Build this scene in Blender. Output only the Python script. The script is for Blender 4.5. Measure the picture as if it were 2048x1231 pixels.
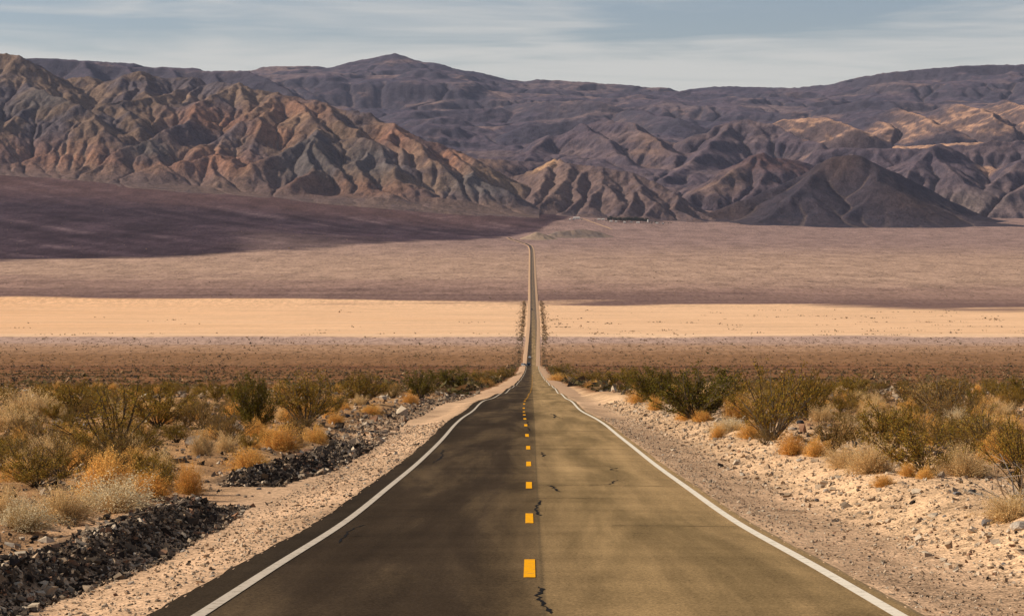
import bpy, math, random
import numpy as np
from mathutils import Vector

# ------------------------------------------------------------------ clear
for o in list(bpy.data.objects):
    bpy.data.objects.remove(o, do_unlink=True)
scene = bpy.context.scene
COL = scene.collection

# ------------------------------------------------------------------ camera
# The camera stands on the crown of the road at the origin and looks level along
# the road (+Y); the lens is shifted so the horizon falls high in the frame.
F, PX0, PY0 = 4300.0, 1063.0, 430.0          # focal length and principal point in photo pixels
cam_d = bpy.data.cameras.new('camera')
cam_d.sensor_width = 36.0
cam_d.lens = 36.0 * F / 2048.0
cam_d.shift_x = (1024.0 - PX0) / 2048.0
cam_d.shift_y = -(615.5 - PY0) / 2048.0
cam_d.clip_start = 0.5
cam_d.clip_end = 90000.0
cam = bpy.data.objects.new('camera', cam_d)
cam.location = (0, 0, 0)
cam.rotation_euler = (math.radians(90), 0, 0)
COL.objects.link(cam)
scene.camera = cam

# ------------------------------------------------------------------ sky and sun
SUN_EL, SUN_AZ = math.radians(30.0), math.radians(-81.0)   # azimuth from +Y, negative = left
world = bpy.data.worlds.new('World')
scene.world = world
world.use_nodes = True
wn, wl = world.node_tree.nodes, world.node_tree.links
wn.clear()
w_out = wn.new('ShaderNodeOutputWorld')
w_bg = wn.new('ShaderNodeBackground')
sky = wn.new('ShaderNodeTexSky')
sky.sky_type = 'NISHITA'
sky.sun_disc = False
sky.sun_elevation = SUN_EL
sky.sun_rotation = SUN_AZ
sky.altitude = 600
sky.air_density = 1.0
sky.dust_density = 0.6
sky.ozone_density = 1.5
w_bg.inputs['Strength'].default_value = 0.065
# thin high cloud: streaks stretched along the horizon
tc = wn.new('ShaderNodeTexCoord')
def w_noise(scale, loc, detail, rough, dist):
    mp = wn.new('ShaderNodeMapping')
    mp.inputs['Scale'].default_value = scale
    mp.inputs['Location'].default_value = loc
    wl.new(tc.outputs['Generated'], mp.inputs['Vector'])
    n = wn.new('ShaderNodeTexNoise')
    n.inputs['Scale'].default_value = 1.0
    n.inputs['Detail'].default_value = detail
    n.inputs['Roughness'].default_value = rough
    n.inputs['Distortion'].default_value = dist
    wl.new(mp.outputs['Vector'], n.inputs['Vector'])
    return n.outputs['Fac']
def w_math(op, a, b):
    m = wn.new('ShaderNodeMath'); m.operation = op
    for i, v in enumerate((a, b)):
        if isinstance(v, (int, float)): m.inputs[i].default_value = v
        else: wl.new(v, m.inputs[i])
    return m.outputs[0]
def w_ramp(v, a, b, smooth=True):
    m = wn.new('ShaderNodeMapRange')
    m.interpolation_type = 'SMOOTHSTEP' if smooth else 'LINEAR'
    m.inputs['From Min'].default_value = a; m.inputs['From Max'].default_value = b
    wl.new(v, m.inputs['Value'])
    return m.outputs['Result']
SEED = 33.3
n_big = w_noise((7.0, 7.0, 70.0), (1.35 + SEED, 0.4, 2.1), 4.0, 0.5, 0.8)
n_str = w_noise((12.0, 12.0, 240.0), (3.2, 1.0 + SEED, 0.7), 5.0, 0.55, 0.8)
sep = wn.new('ShaderNodeSeparateXYZ'); wl.new(tc.outputs['Generated'], sep.inputs[0])
low = w_ramp(sep.outputs['Z'], 0.088, 0.068)         # a cloud bank lies along the horizon
cl = w_math('ADD', w_math('MULTIPLY', n_big, 0.76), w_math('MULTIPLY', n_str, 0.24))
cl = w_math('ADD', cl, w_math('MULTIPLY', low, 0.20))
cl = w_ramp(cl, 0.40, 0.74)
cl = w_math('MULTIPLY', cl, 0.80)
SKY_TINT = wn.new('ShaderNodeMix'); SKY_TINT.data_type = 'RGBA'; SKY_TINT.blend_type = 'MULTIPLY'
SKY_TINT.inputs[0].default_value = 1.0
wl.new(sky.outputs['Color'], SKY_TINT.inputs[6])
SKY_TINT.inputs[7].default_value = (1.0, 0.93, 0.93, 1)
mx = wn.new('ShaderNodeMix'); mx.data_type = 'RGBA'
wl.new(cl, mx.inputs[0])
wl.new(SKY_TINT.outputs[2], mx.inputs[6])
mx.inputs[7].default_value = (7.9, 7.75, 7.2, 1)
wl.new(mx.outputs[2], w_bg.inputs['Color'])
wl.new(w_bg.outputs[0], w_out.inputs['Surface'])

sun_d = bpy.data.lights.new('sun', 'SUN')
sun_d.energy = 5.0
sun_d.angle = math.radians(0.53)
sun_d.color = (1.0, 0.88, 0.72)
sun = bpy.data.objects.new('sun', sun_d)
to_sun = Vector((math.sin(SUN_AZ) * math.cos(SUN_EL), math.cos(SUN_AZ) * math.cos(SUN_EL), math.sin(SUN_EL)))
sun.rotation_euler = to_sun.to_track_quat('Z', 'Y').to_euler()
sun.location = (-60, 0, 60)
COL.objects.link(sun)

vs = scene.view_settings
vs.view_transform = 'Standard'
vs.look = 'None'
vs.exposure = 0.35
vs.gamma = 1.0
vs.use_curve_mapping = False
scene.cycles.use_denoising = True
scene.cycles.max_bounces = 5
scene.cycles.volume_bounces = 1
scene.cycles.transparent_max_bounces = 8

# ------------------------------------------------------------------ helpers
RNG = np.random.default_rng(7)
random.seed(7)

def tag(o, label=None, cat=None, group=None, kind=None):
    if label: o['label'] = label
    if cat: o['category'] = cat
    if group: o['group'] = group
    if kind: o['kind'] = kind
    return o

def at(px, py, D):
    return ((px - PX0) / F * D, D, (PY0 - py) / F * D)

_perm = np.random.default_rng(3).permutation(512).astype(np.int64)
_perm = np.concatenate([_perm, _perm, _perm])
_ga = np.random.default_rng(4).uniform(0, 2 * np.pi, 512)
_gx, _gy = np.cos(_ga).astype(np.float32), np.sin(_ga).astype(np.float32)

def perlin(x, y, seed=0):
    x = np.asarray(x, np.float64); y = np.asarray(y, np.float64)
    xi = np.floor(x); yi = np.floor(y)
    xf = (x - xi).astype(np.float32); yf = (y - yi).astype(np.float32)
    xi = xi.astype(np.int64) + seed * 37; yi = yi.astype(np.int64) + seed * 17
    def g(ix, iy, dx, dy):
        h = _perm[(_perm[ix & 511] + iy) & 511]
        return _gx[h] * dx + _gy[h] * dy
    u = xf * xf * xf * (xf * (xf * 6 - 15) + 10)
    v = yf * yf * yf * (yf * (yf * 6 - 15) + 10)
    a = g(xi, yi, xf, yf); b = g(xi + 1, yi, xf - 1, yf)
    c = g(xi, yi + 1, xf, yf - 1); d = g(xi + 1, yi + 1, xf - 1, yf - 1)
    ab = a + u * (b - a); cd = c + u * (d - c)
    return (ab + v * (cd - ab)) * 1.41

def fbm(x, y, octv=5, seed=0, lac=2.03, gain=0.5):
    s = 0; a = 1.0; f = 1.0; n = 0
    for i in range(octv):
        s = s + a * perlin(x * f + i * 13.7, y * f - i * 7.3, seed + i)
        n += a; a *= gain; f *= lac
    return s / n

def ridged(x, y, octv=5, seed=0):
    s = 0; a = 1.0; f = 1.0; n = 0
    for i in range(octv):
        s = s + a * (1 - np.abs(perlin(x * f + i * 5.1, y * f + i * 9.7, seed + i)) * 2)
        n += a; a *= 0.5; f *= 2.05
    return s / n

def sstep(a, b, x):
    t = np.clip((x - a) / (b - a), 0, 1)
    return t * t * (3 - 2 * t)

def pchip(xs, ys):
    """monotone cubic through a table"""
    xs = np.asarray(xs, float); ys = np.asarray(ys, float)
    h = np.diff(xs); d = np.diff(ys) / h
    m = np.zeros_like(xs)
    for i in range(1, len(xs) - 1):
        if d[i - 1] * d[i] > 0:
            w1, w2 = 2 * h[i] + h[i - 1], h[i] + 2 * h[i - 1]
            m[i] = (w1 + w2) / (w1 / d[i - 1] + w2 / d[i])
    m[0], m[-1] = d[0], d[-1]
    def f(x):
        x = np.asarray(x, float)
        k = np.clip(np.searchsorted(xs, x) - 1, 0, len(xs) - 2)
        t = (x - xs[k]) / h[k]
        lo = t < 0; hi = t > 1
        tt = np.clip(t, 0, 1)
        r = ((1 + 2 * tt) * (1 - tt) ** 2 * ys[k] + tt * (1 - tt) ** 2 * h[k] * m[k]
             + tt * tt * (3 - 2 * tt) * ys[k + 1] + tt * tt * (tt - 1) * h[k] * m[k + 1])
        r = np.where(lo, ys[0] + (x - xs[0]) * m[0], r)
        return np.where(hi, ys[-1] + (x - xs[-1]) * m[-1], r)
    return f

def mesh_np(name, verts, faces, k, mat, cols=None, parent=None, smooth=False, obj_name=None):
    """mesh object from numpy arrays; faces is (n,k) of vertex ids"""
    me = bpy.data.meshes.new(name)
    verts = np.ascontiguousarray(verts, np.float32).reshape(-1, 3)
    faces = np.ascontiguousarray(faces, np.int32).reshape(-1, k)
    me.vertices.add(len(verts)); me.vertices.foreach_set('co', verts.ravel())
    me.loops.add(faces.size); me.loops.foreach_set('vertex_index', faces.ravel())
    me.polygons.add(len(faces))
    me.polygons.foreach_set('loop_start', np.arange(0, faces.size, k, dtype=np.int32))
    me.polygons.foreach_set('use_smooth', np.full(len(faces), smooth))
    if cols is not None:
        c = np.ones((len(verts), 4), np.float32)
        c[:, :3] = np.asarray(cols, np.float32).reshape(-1, 3)
        at_ = me.attributes.new('col', 'FLOAT_COLOR', 'POINT')
        at_.data.foreach_set('color', c.ravel())
    me.update(calc_edges=True)
    if mat is not None: me.materials.append(mat)
    if obj_name is False: return me
    o = bpy.data.objects.new(obj_name or name, me)
    COL.objects.link(o)
    if parent is not None: o.parent = parent
    return o

def grid_faces(nr, nc):
    i = np.arange(nr * nc).reshape(nr, nc)
    return np.stack([i[:-1, :-1], i[:-1, 1:], i[1:, 1:], i[1:, :-1]], -1).reshape(-1, 4)

def poly_mesh(name, verts, faces, mat=None):
    me = bpy.data.meshes.new(name)
    me.from_pydata([tuple(v) for v in verts], [], [tuple(f) for f in faces])
    me.update()
    if mat is not None: me.materials.append(mat)
    return me

def link(name, me, parent=None):
    o = bpy.data.objects.new(name, me)
    COL.objects.link(o)
    if parent is not None: o.parent = parent
    return o

def empty(name, loc=(0, 0, 0), rz=0.0, s=1.0):
    o = bpy.data.objects.new(name, None)
    o.location = loc; o.rotation_euler = (0, 0, rz)
    o.scale = (s, s, s) if isinstance(s, (int, float)) else s
    o.empty_display_size = 0.2
    COL.objects.link(o)
    return o

# ------------------------------------------------------------------ materials
class NT:
    def __init__(self, name):
        self.m = bpy.data.materials.new(name); self.m.use_nodes = True
        self.t = self.m.node_tree; self.n = self.t.nodes; self.l = self.t.links
        self.b = self.n['Principled BSDF']
        self.b.inputs['Roughness'].default_value = 0.9
        self.b.inputs['Specular IOR Level'].default_value = 0.0
    def set(self, sock, v):
        if hasattr(v, 'is_linked') or hasattr(v, 'links'): self.l.new(v, sock)
        elif isinstance(v, (tuple, list)) and len(v) == 3 and sock.type == 'RGBA': sock.default_value = (*v, 1)
        else: sock.default_value = v
    def attr(self, name='col'):
        a = self.n.new('ShaderNodeAttribute'); a.attribute_name = name
        return a.outputs['Color']
    def pos(self):
        return self.n.new('ShaderNodeNewGeometry').outputs['Position']
    def mapping(self, v, scale):
        m = self.n.new('ShaderNodeMapping'); m.inputs['Scale'].default_value = scale
        self.l.new(v, m.inputs['Vector']); return m.outputs[0]
    def noise(self, v, scale, detail=4, rough=0.55, dist=0.0):
        n = self.n.new('ShaderNodeTexNoise')
        n.inputs['Scale'].default_value = scale; n.inputs['Detail'].default_value = detail
        n.inputs['Roughness'].default_value = rough; n.inputs['Distortion'].default_value = dist
        self.l.new(v, n.inputs['Vector']); return n.outputs['Fac']
    def voro(self, v, scale, out='Distance', rnd=1.0):
        n = self.n.new('ShaderNodeTexVoronoi'); n.inputs['Scale'].default_value = scale
        n.inputs['Randomness'].default_value = rnd
        self.l.new(v, n.inputs['Vector']); return n.outputs[out]
    def ramp(self, v, a, b, lo=0.0, hi=1.0, smooth=True):
        m = self.n.new('ShaderNodeMapRange')
        m.interpolation_type = 'SMOOTHSTEP' if smooth else 'LINEAR'
        m.inputs['From Min'].default_value = a; m.inputs['From Max'].default_value = b
        m.inputs['To Min'].default_value = lo; m.inputs['To Max'].default_value = hi
        self.l.new(v, m.inputs['Value']); return m.outputs[0]
    def math(self, op, a, b=0.0):
        m = self.n.new('ShaderNodeMath'); m.operation = op
        self.set(m.inputs[0], a); self.set(m.inputs[1], b); return m.outputs[0]
    def mix(self, fac, a, b, mode='MIX'):
        m = self.n.new('ShaderNodeMix'); m.data_type = 'RGBA'; m.blend_type = mode
        self.set(m.inputs[0], fac); self.set(m.inputs[6], a); self.set(m.inputs[7], b)
        return m.outputs[2]
    def scale(self, c, f):
        """colour times a scalar"""
        v = self.n.new('ShaderNodeVectorMath'); v.operation = 'SCALE'
        self.set(v.inputs[0], c); self.set(v.inputs['Scale'], f); return v.outputs[0]
    def bump(self, h, strength, dist):
        b = self.n.new('ShaderNodeBump'); b.inputs['Strength'].default_value = strength
        b.inputs['Distance'].default_value = dist
        self.l.new(h, b.inputs['Height']); self.l.new(b.outputs[0], self.b.inputs['Normal'])
    def color(self, c): self.set(self.b.inputs['Base Color'], c)
    def rand(self):
        return self.n.new('ShaderNodeObjectInfo').outputs['Random']
    def xyz(self, v):
        s = self.n.new('ShaderNodeSeparateXYZ'); self.l.new(v, s.inputs[0]); return s.outputs

def plain(name, col, rough=0.8, spec=0.3, var=0.0, scale=3.0, metal=0.0):
    t = NT(name)
    if var:
        n = t.noise(t.pos(), scale, 4, 0.6)
        t.color(t.scale(col, t.ramp(n, 0.3, 0.7, 1 - var, 1 + var)))
    else: t.color(col)
    t.b.inputs['Roughness'].default_value = rough
    t.b.inputs['Specular IOR Level'].default_value = spec
    t.b.inputs['Metallic'].default_value = metal
    return t.m

def lin(r, g, b):
    """sRGB 0-255 to linear"""
    f = lambda c: (c / 255 / 12.92) if c <= 10 else ((c / 255 + 0.055) / 1.055) ** 2.4
    return (f(r), f(g), f(b))
# ================================================================== road profile and ground heights
_rd = [(22, 1231), (28, 1139), (40.2, 1038.5), (52.4, 971.5), (64.6, 928.7), (76.8, 896), (89, 871.2), (101, 851.3),
       (113.4, 838), (125.6, 829), (137.8, 822), (150, 815.6), (162, 809), (200, 798), (250, 788.5), (330, 779.5),
       (420, 771.5), (590, 761.5), (900, 748.5), (1150, 740.5), (1340, 734.5)]
_D = [-40, 0] + [d for d, y in _rd] + [1600, 1900, 2300, 2800, 3250, 3600, 4000, 4600, 5200, 6000, 7000, 8000, 9000]
_Z = [-2.16 + 40 * .088, -2.16] + [-(y - PY0) / F * d for d, y in _rd] + [-115, -128, -130.2, -130.6, -130.2, -127, -121, -112, -103, -91, -71, -30, 10]
_zr0 = pchip(_D, _Z)

def z_road(Y):
    Y = np.asarray(Y, float)
    z = _zr0(Y)
    # long waves in the old pavement
    z = z + 0.085 * np.sin(Y / 13.0 + 0.6) * sstep(90, 170, Y) * (1 - sstep(600, 900, Y))
    z = z + 0.10 * np.sin(Y / 29.0 + 1.1) * sstep(150, 260, Y) * (1 - sstep(900, 1300, Y))
    z = z + 1.0 * np.exp(-((Y - 1320) / 60.0) ** 2) - 1.6 * np.exp(-((Y - 1520) / 110.0) ** 2)
    return z

_cx = pchip([-40, 28, 45, 77, 101, 125, 162, 250, 420, 1340, 1700, 2000, 2700, 3300, 4000, 5000, 5700, 6050, 6300, 6460, 6620, 6780],
            [-0.02, -0.025, -0.05, -0.12, -0.27, -0.42, -0.56, -0.3, 0.1, 0.3, -0.6, 0.2, 2.4, 2.2, 1.6, 1.2, 0.6, -3.0, -16, -34, -54, -72])
def x_road(Y): return _cx(Y)

EDGE_L, EDGE_R = -3.95, 4.08            # edges of the pavement from the centre line
def berm_h(Y):
    """height of the graded gravel windrow on the left of the road"""
    h = 0.43 * sstep(8, 14, Y) * (1 - sstep(44.0, 48.0, Y))
    h = h + 0.42 * sstep(56.5, 58.5, Y) * (1 - .45 * sstep(66, 76, Y)) * (1 - sstep(79, 85, Y))
    h = h + 0.13 * sstep(92, 99, Y) * (1 - sstep(250, 420, Y)) * (0.75 + 0.5 * perlin(Y / 9.0, Y * 0 + 3.3, 5))
    return np.maximum(h * (1 + 0.22 * perlin(Y / 3.7, Y * 0 + 1.7, 9)), 0)

_toe = pchip([-40, 20, 30, 38, 46, 57, 63, 70, 90, 130, 500, 9500], [5.95, 5.95, 5.85, 5.95, 6.3, 6.75, 6.4, 6.15, 6.2, 6.8, 7.2, 7.2])
def toe(Y):
    """foot of the windrow, metres left of the centre line"""
    return _toe(Y) + .16 * perlin(Y / 7.0, Y * 0 + 8.1, 2) + .10 * perlin(Y / 1.9, Y * 0 + 2.1, 3)

def lat(X, Y):
    """ground height off the road, relative to the road"""
    x = X - x_road(Y)
    near = 1 - sstep(260, 600, Y)
    l = np.zeros_like(x)
    l = l - 0.20 * sstep(EDGE_L - 0.05, -5.7, x) - 0.035 * sstep(EDGE_L + .05, EDGE_L, x)
    b = -(x + toe(Y))                      # distance left of the berm toe
    hb = berm_h(Y)
    prof = np.where(b < 0.70, b / 0.70, 1 - 0.75 * (b - 0.70) / 1.2)
    l = l + hb * np.clip(prof, 0, 1) * (1 - sstep(1.6, 2.6, b))
    l = l + (0.20 + 0.14) * sstep(1.3, 3.5, b) * near
    # right: shallow ditch, then a rough cut bank
    wr = 0.45 * perlin(Y / 8.0, Y * 0 + 4.4, 4) + 0.18 * perlin(Y / 2.3, Y * 0 + 9.4, 6)
    l = l - 0.035 * sstep(EDGE_R - .05, EDGE_R, x) - 0.13 * sstep(EDGE_R, 5.6, x)
    l = l + 0.56 * sstep(5.9 + wr, 8.7 + wr, x) * near
    off = sstep(7.2, 12, np.abs(x))
    amp = 0.10 + 0.25 * sstep(30, 200, Y)
    l = l + off * amp * fbm(X / 17.0, Y / 17.0, 3, 11) * (1 - sstep(600, 900, Y))
    l = l + off * 1.3 * sstep(150, 800, Y) * fbm(X / 110.0, Y / 110.0, 3, 12) * (1 - sstep(1900, 2250, Y))
    l = l + off * 0.12 * fbm(X / 2.6, Y / 2.6, 3, 21) * (1 - sstep(150, 400, Y))
    # broken clods on the bank and fine unevenness on the shoulders
    k = (sstep(5.6 + wr, 6.6 + wr, x) + sstep(0.0, .3, b) * (hb > .05)) * (1 - sstep(120, 260, Y))
    l = l + 0.085 * k * fbm(X / 0.42, Y / 0.42, 3, 31)
    l = l + 0.012 * (1 - sstep(60, 120, Y)) * fbm(X / 0.5, Y / 0.5, 2, 41) * (np.abs(x) > 4.2)
    inside = sstep(EDGE_L + 0.02, EDGE_L + 0.25, x) * (1 - sstep(EDGE_R - 0.25, EDGE_R - 0.02, x))
    l = np.where(inside > 0, l * (1 - inside) - 0.15 * inside, l)
    # the far road lies on a low embankment of its own
    far = sstep(215, 290, Y) * (1 - sstep(9.0 + Y / 900, 12 + Y / 500, np.abs(x)))
    l = l - far * (0.22 + Y * 6e-5)
    return l

# fan table: height of the plain beyond the playa by bearing (photo column) and distance
_FP = np.array([-600, 0, 500, 1000, 1200, 1400, 1900, 2600], float)
_FD = np.array([3250, 4000, 4600, 5200, 6000, 7000, 8000, 9000], float)
_FZ = np.array([[-130.2, -121, -108, -85, -25, 70, 190, 300],
                [-130.2, -121, -113, -98, -42, 36, 140, 230],
                [-130.2, -121, -113, -99, -62, -10, 78, 150],
                [-130.2, -121, -112, -103, -89, -64, 6, 80],
                [-130.2, -121, -112, -103, -91, -69, -20, 50],
                [-130.2, -121, -112, -103, -91, -72, -34, 20],
                [-130.2, -121, -112, -103, -92, -77, -50, -12],
                [-130.2, -121, -112, -103, -92, -78, -50, -12]], float)
_fd = np.linspace(3250, 9000, 231); _fp = np.linspace(-600, 2600, 161)
_t1 = np.stack([pchip(_FD, r)(_fd) for r in _FZ])                    # 8 x 231
_t2 = np.stack([pchip(_FP, _t1[:, j])(_fp) for j in range(len(_fd))], 1)   # 161 x 231
def bil(T, u, v):
    u = np.clip(u, 0, T.shape[0] - 1.001); v = np.clip(v, 0, T.shape[1] - 1.001)
    i = u.astype(int); j = v.astype(int); a = u - i; b = v - j
    return (T[i, j] * (1 - a) * (1 - b) + T[i + 1, j] * a * (1 - b) + T[i, j + 1] * (1 - a) * b + T[i + 1, j + 1] * a * b)

def ground_z(X, Y):
    X = np.asarray(X, float); Y = np.asarray(Y, float)
    Yc = np.minimum(Y, 9000)
    z = z_road(np.minimum(Yc, 3250)) + lat(X, Yc)
    px = PX0 + F * X / np.maximum(Y, 1.0)
    zf = bil(_t2, (px + 600) / 20.0, (Yc - 3250) / 25.0)
    zf = zf + sstep(4500, 7000, Y) * 3.0 * fbm(X / 240, Y / 240, 3, 51)
    w = sstep(3250, 3400, Y)
    far_l = lat(X, np.full_like(Y, 3250.0)) * 0 - 0.5 * (np.abs(X - x_road(Yc)) < 22) * (Y < 6850)
    z = np.where(Y > 3250, zf + far_l * 1.0, z)
    return z - np.maximum(Y - 9000, 0) * 0.06

def rz(Y):
    """height of the road surface, everywhere along it"""
    Y = np.asarray(Y, float)
    x = x_road(Y)
    px = PX0 + F * x / np.maximum(Y, 1.0)
    zf = bil(_t2, (px + 600) / 20.0, (Y - 3250) / 25.0) + sstep(4500, 7000, Y) * 3.0 * fbm(x / 240, Y / 240, 3, 51)
    return np.where(Y > 3250, zf + 0.25, z_road(np.minimum(Y, 3250)))

def hit(px, py, lo=20.0, hi=2200.0):
    """first ground point seen at a photo pixel"""
    D = np.geomspace(lo, hi, 5000)
    X = (px - PX0) / F * D; Z = (PY0 - py) / F * D
    g = ground_z(X, D)
    k = np.argmax(g >= Z)
    if g[k] < Z[k]: k = len(D) - 1
    return float(X[k]), float(D[k]), float(g[k])

def hit_road(px, py):
    D = np.geomspace(18, 1340, 5000)
    y = PY0 - z_road(D) / D * F
    d = float(np.interp(-py, -y, D))
    return (px - PX0) / F * d, d

# ================================================================== ground sheet
def steps(a, b, d): return np.arange(a, b, d)
ROWS = np.concatenate([steps(-40, 14, 6), steps(14, 20, .5), steps(20, 60, .26), steps(60, 120, .6), steps(120, 260, 1.7), steps(260, 640, 5),
                       steps(640, 2200, 13), steps(2200, 4000, 20), steps(4000, 9300, 42), steps(9300, 21000, 900)])
NC = 292
u = np.linspace(-1, 1, NC)
u = u * (0.72 + 0.28 * u * u)
Wd = 0.32 * np.maximum(ROWS, 0) + 9
GX = u[None, :] * Wd[:, None] + 0.02 * np.maximum(0, ROWS)[:, None] * 0
GY = np.repeat(ROWS[:, None], NC, 1)
GZ = ground_z(GX, GY)

def mixc(c, w, d):
    return c * (1 - w[..., None]) + np.asarray(d)[None, None, :] * w[..., None]
def C(r, g, b, k=1.0): return np.array(lin(r, g, b)) * k

def ground_color(X, Y):
    x = X - x_road(np.minimum(Y, 6700))
    px = PX0 + F * X / np.maximum(Y, 1.0)
    n1 = fbm(X / 60, Y / 60, 4, 61); n2 = fbm(X / 9, Y / 9, 4, 62)
    c = np.zeros(X.shape + (3,)) + C(178, 138, 98)
    c = mixc(c, sstep(-.1, .4, n2) * .5, C(140, 103, 72))
    shoulder = (1 - sstep(6.2, 9.5, np.abs(x) + 1.2 * n2)) * (1 - sstep(800, 1300, Y))
    c = mixc(c, shoulder, C(200, 165, 132))
    bank = sstep(5.8, 6.8, x) * (1 - sstep(9.5, 12.5, x + n2)) * (1 - sstep(300, 700, Y))
    c = mixc(c, bank * .8, C(214, 178, 140))
    rut = np.exp(-((np.abs(x) - 5.0 + .12 * perlin(Y / 9, Y * 0, 77)) / .16) ** 2) * (1 - sstep(120, 200, Y))
    c = c * (1 + .10 * rut * (1 + n2))[..., None]
    hb = berm_h(Y)
    c = mixc(c, sstep(.05, .3, -x - toe(Y)) * (1 - sstep(1.3, 2.3, -x - toe(Y))) * sstep(.05, .2, hb) * .9, C(84, 70, 58))
    far1 = sstep(160, 330, Y + 60 * n1)
    c = mixc(c, far1 * (1 - shoulder), C(138, 98, 68))
    streak = fbm(X / 260, Y / 30, 4, 63)
    c = mixc(c, sstep(300, 700, Y) * sstep(-.05, .3, streak) * .6 * (1 - shoulder), C(104, 72, 52))
    d2 = sstep(1150, 1420, Y + 150 * streak) * (1 - sstep(1680, 1800, Y + 150 * streak))
    c = mixc(c, d2 * .85 * (np.abs(x) > 8), C(96, 66, 52))
    c = mixc(c, sstep(1740, 1900, Y + 120 * streak), C(142, 106, 76))
    c = mixc(c, sstep(1960, 2100, Y + 60 * streak) * .9, C(172, 136, 107))
    c = mixc(c, sstep(2110, 2220, Y + 60 * streak) * .9, C(182, 153, 138))
    w1 = 90 * fbm(X / 160, Y / 200, 5, 64) + 30 * streak
    pl = sstep(2298, 2330, Y + .5 * w1)
    c = mixc(c, pl, C(234, 191, 151))
    hue = fbm(X / 900, Y / 120, 3, 65)
    c = mixc(c, pl * np.clip(sstep(150, -1200, X) * .6 + .3 * hue, 0, 1), C(233, 180, 132))
    c = mixc(c, .6 * sstep(2312, 2330, Y + .5 * w1) * (1 - sstep(2345, 2385, Y)), C(240, 204, 168))
    shore = 3190 - 0.30 * X * (X > 0) - 0.21 * X * (X < 0) + 260 * fbm(X / 420, Y / 160, 5, 66)
    fs = sstep(shore - 40, shore + 70, Y)
    c = mixc(c, fs, C(116, 92, 86))
    st2 = fbm(X / 700, Y / 55, 4, 67)
    c = mixc(c, sstep(shore + 20, shore + 520, Y + 330 * st2), C(150, 121, 108))
    c = mixc(c, sstep(shore + 500, shore + 1100, Y + 300 * st2) * .9, C(175, 145, 124))
    c = mixc(c, sstep(4700, 6600, Y + 500 * st2) * .85, C(142, 117, 110))
    # streaky varnished fan coming down from the left-hand range
    e = np.interp(px, [-700, 0, 300, 480, 660, 1000, 1080, 1200], [4650, 4900, 5080, 5300, 5650, 6750, 7300, 9000])
    fn = fbm(X / 420, Y / 160, 5, 68)
    fan = sstep(e - 60, e + 110, Y + 260 * fn)
    diag = fbm((X * .62 - Y * .78) / 1100, (X * .78 + Y * .62) / 75, 5, 69)
    lightp = sstep(430, 560, px + 70 * fn) * (1 - sstep(5900, 6700, Y + 500 * fn + (px - 500) * 1.0))
    iso = fbm(X / 170, Y / 300, 5, 59)
    fcol = C(70, 56, 61) * (1 + .7 * np.clip(diag, -.4, .6) + .9 * np.clip(iso, -.5, .6))[..., None] + np.array([.075, .055, .048]) * (sstep(.22, .40, diag) * sstep(-.2, .3, iso))[..., None]
    fcol = fcol * (1 - .42 * lightp[..., None]) + C(140, 116, 106) * .42 * lightp[..., None]
    c = c * (1 - fan[..., None]) + fcol * fan[..., None]
    top = sstep(7000, 7700, Y + 200 * fn) * sstep(1200, 900, px)
    c = mixc(c, top * .28, C(140, 104, 90))
    return c
GC = ground_color(GX, GY) * 0.86

t = NT('desert_ground')
P = t.pos()
yv = t.xyz(P)[1]
nearf = t.ramp(yv, 60, 240, 1, 0)
fine = t.noise(P, 9.0, 6, 0.65)
peb = t.voro(P, 16.0, 'Color')
pebv = t.xyz(peb)[0]
coarse = t.noise(P, 0.55, 5, 0.6)
farn = t.noise(t.mapping(P, (.14, .035, .14)), 1.0, 7, 0.78)
v = t.math('ADD', t.ramp(fine, .25, .75, -.22, .22), t.math('MULTIPLY', t.ramp(pebv, 0, 1, -.30, .30), nearf))
v = t.math('ADD', v, t.ramp(coarse, .3, .7, -.14, .14))
v = t.math('ADD', v, t.ramp(farn, .32, .68, -.30, .30))
midn = t.noise(t.mapping(P, (.018, .0065, .018)), 1.0, 6, .72, .4)
spk = t.noise(t.mapping(P, (.30, .07, .30)), 1.0, 4, .8)
fm = t.ramp(yv, 3200, 3600)
v = t.math('ADD', v, t.math('MULTIPLY', fm, t.math('ADD', t.ramp(midn, .3, .7, -.26, .26), t.ramp(spk, .3, .7, -.22, .22))))
pl_n = t.noise(t.mapping(P, (.006, .022, .006)), 1.0, 6, .7)
notplaya = t.math('SUBTRACT', 1.0, t.math('MULTIPLY', t.ramp(yv, 2300, 2330), t.ramp(yv, 2900, 3300, .85, 0)))
v = t.math('ADD', 1.0, t.math('MULTIPLY', v, notplaya))
v = t.math('ADD', v, t.math('MULTIPLY', t.math('SUBTRACT', 1.0, notplaya), t.ramp(pl_n, .3, .7, -.11, .09)))
t.color(t.scale(t.attr(), v))
hb_ = t.math('ADD', t.math('MULTIPLY', fine, .5), t.math('MULTIPLY', t.voro(P, 22.0), .5))
t.bump(hb_, .55, .05)
M_GROUND = t.m
ground = mesh_np('ground', np.stack([GX, GY, GZ], -1), grid_faces(len(ROWS), NC), 4, M_GROUND, GC, smooth=True)
tag(ground, 'stony tan desert floor with pale dry playa across the valley', 'ground', kind='structure')

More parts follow.
